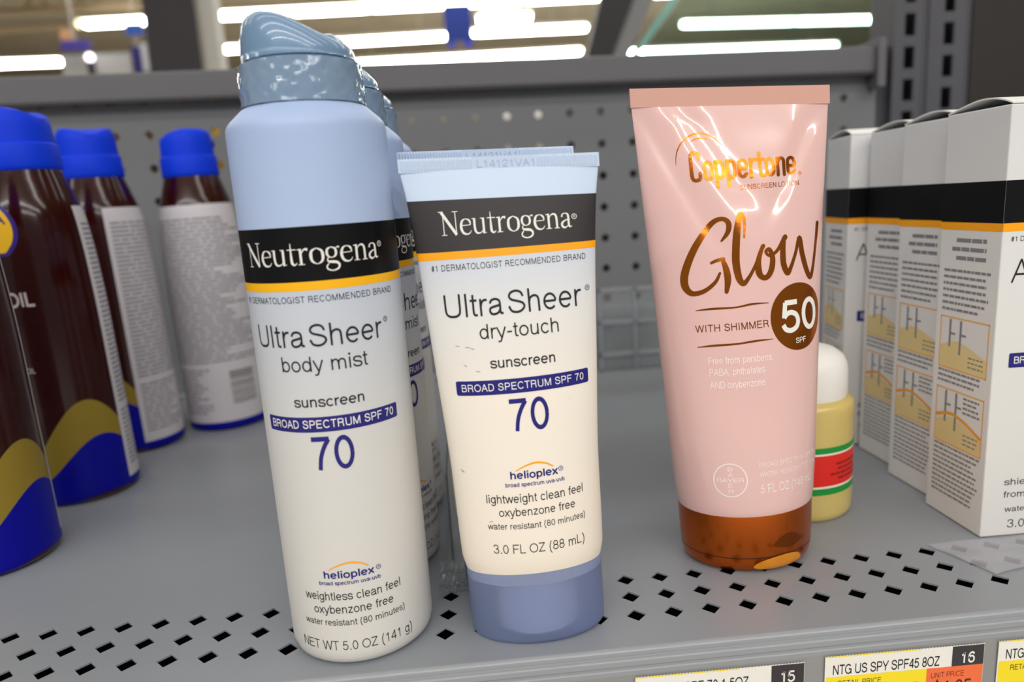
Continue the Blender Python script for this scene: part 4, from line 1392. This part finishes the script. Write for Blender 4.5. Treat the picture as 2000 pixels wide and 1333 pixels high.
# ------------------------------------------------------------------ brown spray bottles on the left
BP = [(0, 24.6), (1.0, 25.3), (3, 25.8), (90, 25.8), (120, 25.0), (145, 22.9), (158, 19.5), (166, 17.0), (168, 16.4)]
bo_surf = Surf(BP)
BROWN = mat('brown_bottle', (46, 6, 4), 0.15, coat=0.15, spec=0.4)
BBLUE = mat('bottle_blue', (4, 6, 150), 0.4, spec=0.25)
CAPB = mat('cap_cobalt', (0, 56, 222), 0.55, spec=0.25, bump=0.05, bscale=500)
GOLD = mat('wave_gold', (146, 124, 46), 0.4, spec=0.25)
LABW = mat('back_label', (206, 202, 208), 0.5)
LABG = mat('label_grey_print', (132, 130, 138), 0.6)


def make_bottle():
    t = empty('spray_bottle', (0, 0, 0))
    bo_surf.body('bottle_body', [0, .4, 1, 2, 3] + zrange(6, 168, 3), BROWN, t, n=72)
    # cap: skirt, step, dome with a finger scoop
    prof = [(16.9, 166.5), (17.5, 167.2), (17.6, 169), (17.3, 178.4), (16.9, 179.4), (16.3, 179.8), (15.9, 188), (15.3, 192.5), (14.2, 195.2), (12.2, 196.4)]
    n = 64
    vs, fs = [], []
    def scoop(x, y):
        return 5.2 * math.exp(-((x - 1) / 7.5) ** 2 - ((y + 9) / 7.5) ** 2)
    for r, z in prof:
        for i in range(n):
            a = 2 * PI * i / n
            x, y = r * math.sin(a), -r * math.cos(a)
            vs.append((x, y, z - (scoop(x, y) if z > 190 else 0) * (1 if z > 193 else .5)))
    for r in (10, 7.5, 5, 2.5):
        for i in range(n):
            a = 2 * PI * i / n
            x, y = r * math.sin(a), -r * math.cos(a)
            vs.append((x, y, 196.6 - scoop(x, y)))
    rows = len(prof) + 4
    vs.append((0, 0, 196.6 - scoop(0, 0)))
    for k in range(rows - 1):
        for i in range(n):
            j = (i + 1) % n
            fs.append((k * n + i, k * n + j, (k + 1) * n + j, (k + 1) * n + i))
    fs += [((rows - 1) * n + i, (rows - 1) * n + (i + 1) % n, rows * n) for i in range(n)]
    fs.append(tuple(range(n - 1, -1, -1)))
    cap = auto_smooth(mesh('spray_cap', vs, fs, CAPB, t), 40)
    bm = bmesh.new()
    bmesh.ops.create_cone(bm, cap_ends=True, segments=20, radius1=0.0024, radius2=0.0024, depth=0.004,
                          matrix=Matrix.Translation(Vector((0, 15.1, 187.5)) * MM) @ Matrix.Rotation(PI / 2, 4, 'X'))
    from_bm('nozzle', bm, mat('nozzle_dark', (10, 20, 110), 0.5), cap)
    S = bo_surf
    # wave: angle measured from the left edge of the back label (degrees)
    def gold(a):
        return 37 + 15.5 * math.cos(math.radians((a + 36) * 2.3)) if a > -115 else 37 + 15.5 * math.cos(math.radians((-115 + 36) * 2.3))
    def blue(a):
        return 22.5 + 10.8 * math.cos(math.radians((a + 25) * 2.3)) if a > -104 else 22.5 + 10.8 * math.cos(math.radians((-104 + 25) * 2.3))
    S.patch('gold_wave', -180, 2, 0.8, gold, GOLD, t, 0.05, 72, 14, th=True)
    S.patch('blue_wave', -180, 2, 0.6, blue, BBLUE, t, 0.1, 72, 12, th=True)
    S.patch('blue_foot', 2, 180, 0.6, 6.5, BBLUE, t, 0.1, 60, 4, th=True)
    lb = S.patch('back_label', 0, 168, 5.6, 148.5, LABW, t, 0.14, 60, 60, th=True)
    k = math.radians(1) * 25.5
    S.decal('label_print', text_lines_bm(6 * k, 160 * k, 44, 140, 2.5, 1.2, word=(3, 14), gap=.9, ragged=.45), LABG, lb, 0.2, 1.6, 5)
    S.decal('label_print', text_lines_bm(6 * k, 70 * k, 12, 42, 2.4, 1.1, word=(2, 7), gap=.8, ragged=.4), LABG, lb, 0.2, 1.6, 5)
    bm = bmesh.new()
    z = 17.0
    while z < 38:
        w = random.choice((.5, .9, 1.3))
        add_poly(bm, [(96 * k, z), (134 * k, z), (134 * k, z + w), (96 * k, z + w)])
        z += w + random.choice((.5, .8))
    S.decal('barcode', bm, mat('barcode_grey', (120, 112, 114), 0.6), lb, 0.2, 1.6, 5)
    # sun shaped emblem and lettering on the front
    c = -104 * k
    bm = bmesh.new()
    shp = lambda f: [(c + f * 17.5 * math.cos(a) * (1 if math.sin(a) > -.55 else 0.985), 140 + f * (16.5 * math.sin(a) if math.sin(a) > -.75 else 16.5 * -.75)) for a in np.linspace(0, 2 * PI, 60, endpoint=False)]
    add_poly(bm, shp(1.08))
    em = S.decal('emblem', bm, mat('emblem_violet', (52, 28, 132), 0.4), t, 0.08, 1.2, 2)
    bm = bmesh.new()
    add_poly(bm, shp(0.96))
    S.decal('emblem_sun', bm, mat('emblem_yellow', (248, 196, 8), 0.4), em, 0.14, 1.2, 2)
    S.decal('emblem_word', text_bm('BANANA', c - 15.5, c + 14.8, 141.5, 5.0, 0.03), mat('emblem_ink', (50, 40, 110), 0.4), em, 0.2)
    S.decal('emblem_word', text_bm('BOAT', c - 11, c + 10, 134.5, 5.0, 0.03), mat('emblem_ink', (50, 40, 110), 0.4), em, 0.2)
    PW = mat('bottle_white_ink', (206, 196, 196), 0.5)
    put_text(S, t, 'DRY OIL', -97 * k - 16, -62.5 * k, 102.2, 6.8, PW, 0.03)
    put_text(S, t, 'OIL', -86 * k, -77 * k, 69.5, 2.6, PW, 0.02)
    return t


bot = make_bottle()
bots = [bot] + [copy_tree(bot) for _ in range(3)]
g = 'brown sunscreen spray bottles on the left'
bspec = [(-70, 90, 112, 'nearest brown spray bottle, cut off by the left edge, cap out of frame'),
         (-69, 168, 79, 'brown spray bottle with yellow emblem and thin white label edge'),
         (-73.5, 247, 29, 'brown spray bottle showing half its white back label'),
         (-28.2, 283.5, -68, 'rearmost brown spray bottle facing backwards with its full white label')]
for o, (x, y, rz, lb) in zip(bots, bspec):
    place(o, x, y, -1.3, rz, 0.4)
    tag(o, lb, 'spray bottle', g)

# ------------------------------------------------------------------ price tags
TAGW = mat('tag_paper', (236, 234, 228), 0.6)
TAGY = mat('tag_yellow', (246, 222, 30), 0.55)
TAGO = mat('tag_orange', (240, 112, 62), 0.55)
TAGK = mat('tag_black', (52, 50, 54), 0.55)


def price_tag(x, z, tiltd, item, num, wdt, label, price=True):
    t = empty('price_tag', (x, -19.9, z), tiltd)
    tag(t, label, 'price tag', 'shelf price tags')
    H = 30.0
    # paper with a finely toothed top edge
    pts = [(0, -H), (wdt, -H)]
    n = int(wdt / 1.0)
    for i in range(n, -1, -1):
        pts.append((wdt * i / n, 0.0))
        if i:
            pts.append((wdt * (i - .5) / n, -0.25))
    m_ = len(pts)
    vs = [(p[0], -0.22, p[1]) for p in pts] + [(p[0], 0, p[1]) for p in pts]
    fs = [tuple(range(m_)), tuple(range(2 * m_ - 1, m_ - 1, -1))] + [(i, m_ + i, m_ + (i + 1) % m_, (i + 1) % m_) for i in range(m_)]
    paper = mesh('tag_paper', vs, fs, TAGW, t)

    def pl(name, bm, m, off):
        for v in bm.verts:
            v.co = Vector((v.co.x, -0.22 - off, v.co.y)) * MM
        return from_bm(name, bm, m, t)
    pl('number_box', quad_bm(wdt - 10.6, wdt - .1, -7.2, -0.25), TAGK, .03)
    pl('number', text_bm(num, wdt - 7.6, wdt - 3.0, -6.3, 3.8, 0.02), WHITEINK, .06)
    pl('yellow_field', quad_bm(.4, wdt - 18.8, -H, -7.2), TAGY, .03)
    pl('orange_field', quad_bm(wdt - 18.8, wdt - .1, -H, -7.2), TAGO, .03)
    pl('yellow_edge', quad_bm(.2, wdt - 21, -.42, -.05), TAGY, .04)
    w_ = len(item) * 1.75
    pl('item_lettering', text_bm(item, 2.6 if len(item) > 15 else wdt - 13 - w_, 2.6 + w_ if len(item) > 15 else wdt - 13, -6.5, 3.4, 0.012), INK, .04)
    pl('field_lettering', text_bm('RETAIL PRICE', 4.4, 18.6, -10.6, 1.9, 0.012), mat('olive_ink', (96, 84, 20), .6), .05)
    pl('field_lettering', text_bm('UNIT PRICE', wdt - 17.2, wdt - 6.2, -10.8, 1.9, 0.012), mat('rust_ink', (140, 52, 30), .6), .05)
    pl('price_lettering', text_bm('$4.95', wdt - 16.5, wdt - 3.5, -17.4, 5.4, 0.01), mat('rust_ink_deep', (92, 34, 24), .6), .05)
    pl('price_lettering', text_bm('$8.47', 14, 31, -22.0, 10.2, 0.03), INK, .05)
    return t


price_tag(185.0, -8.3, 0.7, 'NTG US SPF 70 1.5OZ', '15', 53.6, 'price tag with number 15 on the shelf edge, mostly cut off')
price_tag(245.3, -8.0, 0.9, 'NTG US SPY SPF45 8OZ', '16', 52.2, 'price tag with number 16 and orange field on the shelf edge')
price_tag(302.3, -8.7, 0.9, 'NTG US SPY SPF30 5OZ', '17', 52.2, 'price tag at the far right, cut off by the frame')

# ------------------------------------------------------------------ clear plastic bits
CLEAR = mat('clear_plastic', (240, 244, 246), 0.08, trans=0.92, ior=1.3, alpha=1.0)
MILK = mat('clear_plastic_edge', (190, 194, 202), 0.3, trans=0.6, ior=1.3)
tr_ = tag(empty('clear_tray', (246, 343, 0)), 'clear plastic two tier tray at the back of the shelf', 'tray')
for z in (12, 38, 64):
    rbox('tray_rail', (0, 0, z), (62, 1.6, z + 3.2), MILK, tr_, bev=.4)
for x in (0, 28.5, 60.4):
    rbox('tray_post', (x, 0, 0), (x + 2.4, 1.8, 67), MILK, tr_, bev=.4)
rbox('tray_wall', (0, 2, 1), (62, 2.8, 66), CLEAR, tr_)
rbox('tray_base', (0, 0, 0.1), (62, 30, 1.4), CLEAR, tr_)
rbox('tray_wall', (0, 29, 1), (62, 29.8, 50), CLEAR, tr_)

dv = tag(empty('clear_divider', (129.5, 20, 0)), 'clear plastic divider between the spray cans and the tubes', 'divider')
rbox('divider_fin', (-.5, 24, 1.2), (.5, 250, 38), CLEAR, dv, bev=.2)
rbox('divider_foot', (-2.6, 8, 0.1), (2.6, 252, 1.3), CLEAR, dv, bev=.3)
vs, fs = [], []
nx, ny = 10, 8
for j in range(ny + 1):
    for i in range(nx + 1):
        x, y = -5 + 11 * i / nx, 2 + 22 * j / ny
        vs.append((x, y, 1.6 + 1.4 * abs(math.sin(i * 1.3 + j * .7)) + .8 * math.sin(j * 1.9)))
for j in range(ny):
    for i in range(nx):
        a = j * (nx + 1) + i
        fs.append((a, a + 1, a + nx + 2, a + nx + 1))
o = mesh('crumpled_end', vs, fs, CLEAR, dv, smooth=False)
s = o.modifiers.new('thickness', 'SOLIDIFY')
s.thickness = 0.0002

# film lying on the shelf in front of the right hand carton
vs, fs = [], []
nx, ny = 26, 12
for j in range(ny + 1):
    for i in range(nx + 1):
        u, v = i / nx, j / ny
        x = 318 + 62 * u - 6 * v * (1 - u) * 1.5
        y = 2.5 + 24.5 * v + 3 * math.sin(u * 5)*(1-v)
        z = 0.35 + 0.5 * (0.5 + 0.5 * math.sin(u * 17 + v * 4)) * (0.4 + v * 0.3) + 0.35 * (0.5 + 0.5 * math.sin(v * 13 + u * 9))
        vs.append((x, y, z))
for j in range(ny):
    for i in range(nx):
        a = j * (nx + 1) + i
        fs.append((a, a + 1, a + nx + 2, a + nx + 1))
film = mesh('plastic_film', vs, fs, mat('hazy_film', (206, 206, 214), 0.2, alpha=0.28), None, smooth=True)
tag(film, 'hazy clear plastic film lying over the shelf holes by the cartons', 'plastic film')
s = film.modifiers.new('thickness', 'SOLIDIFY')
s.thickness = 0.00012
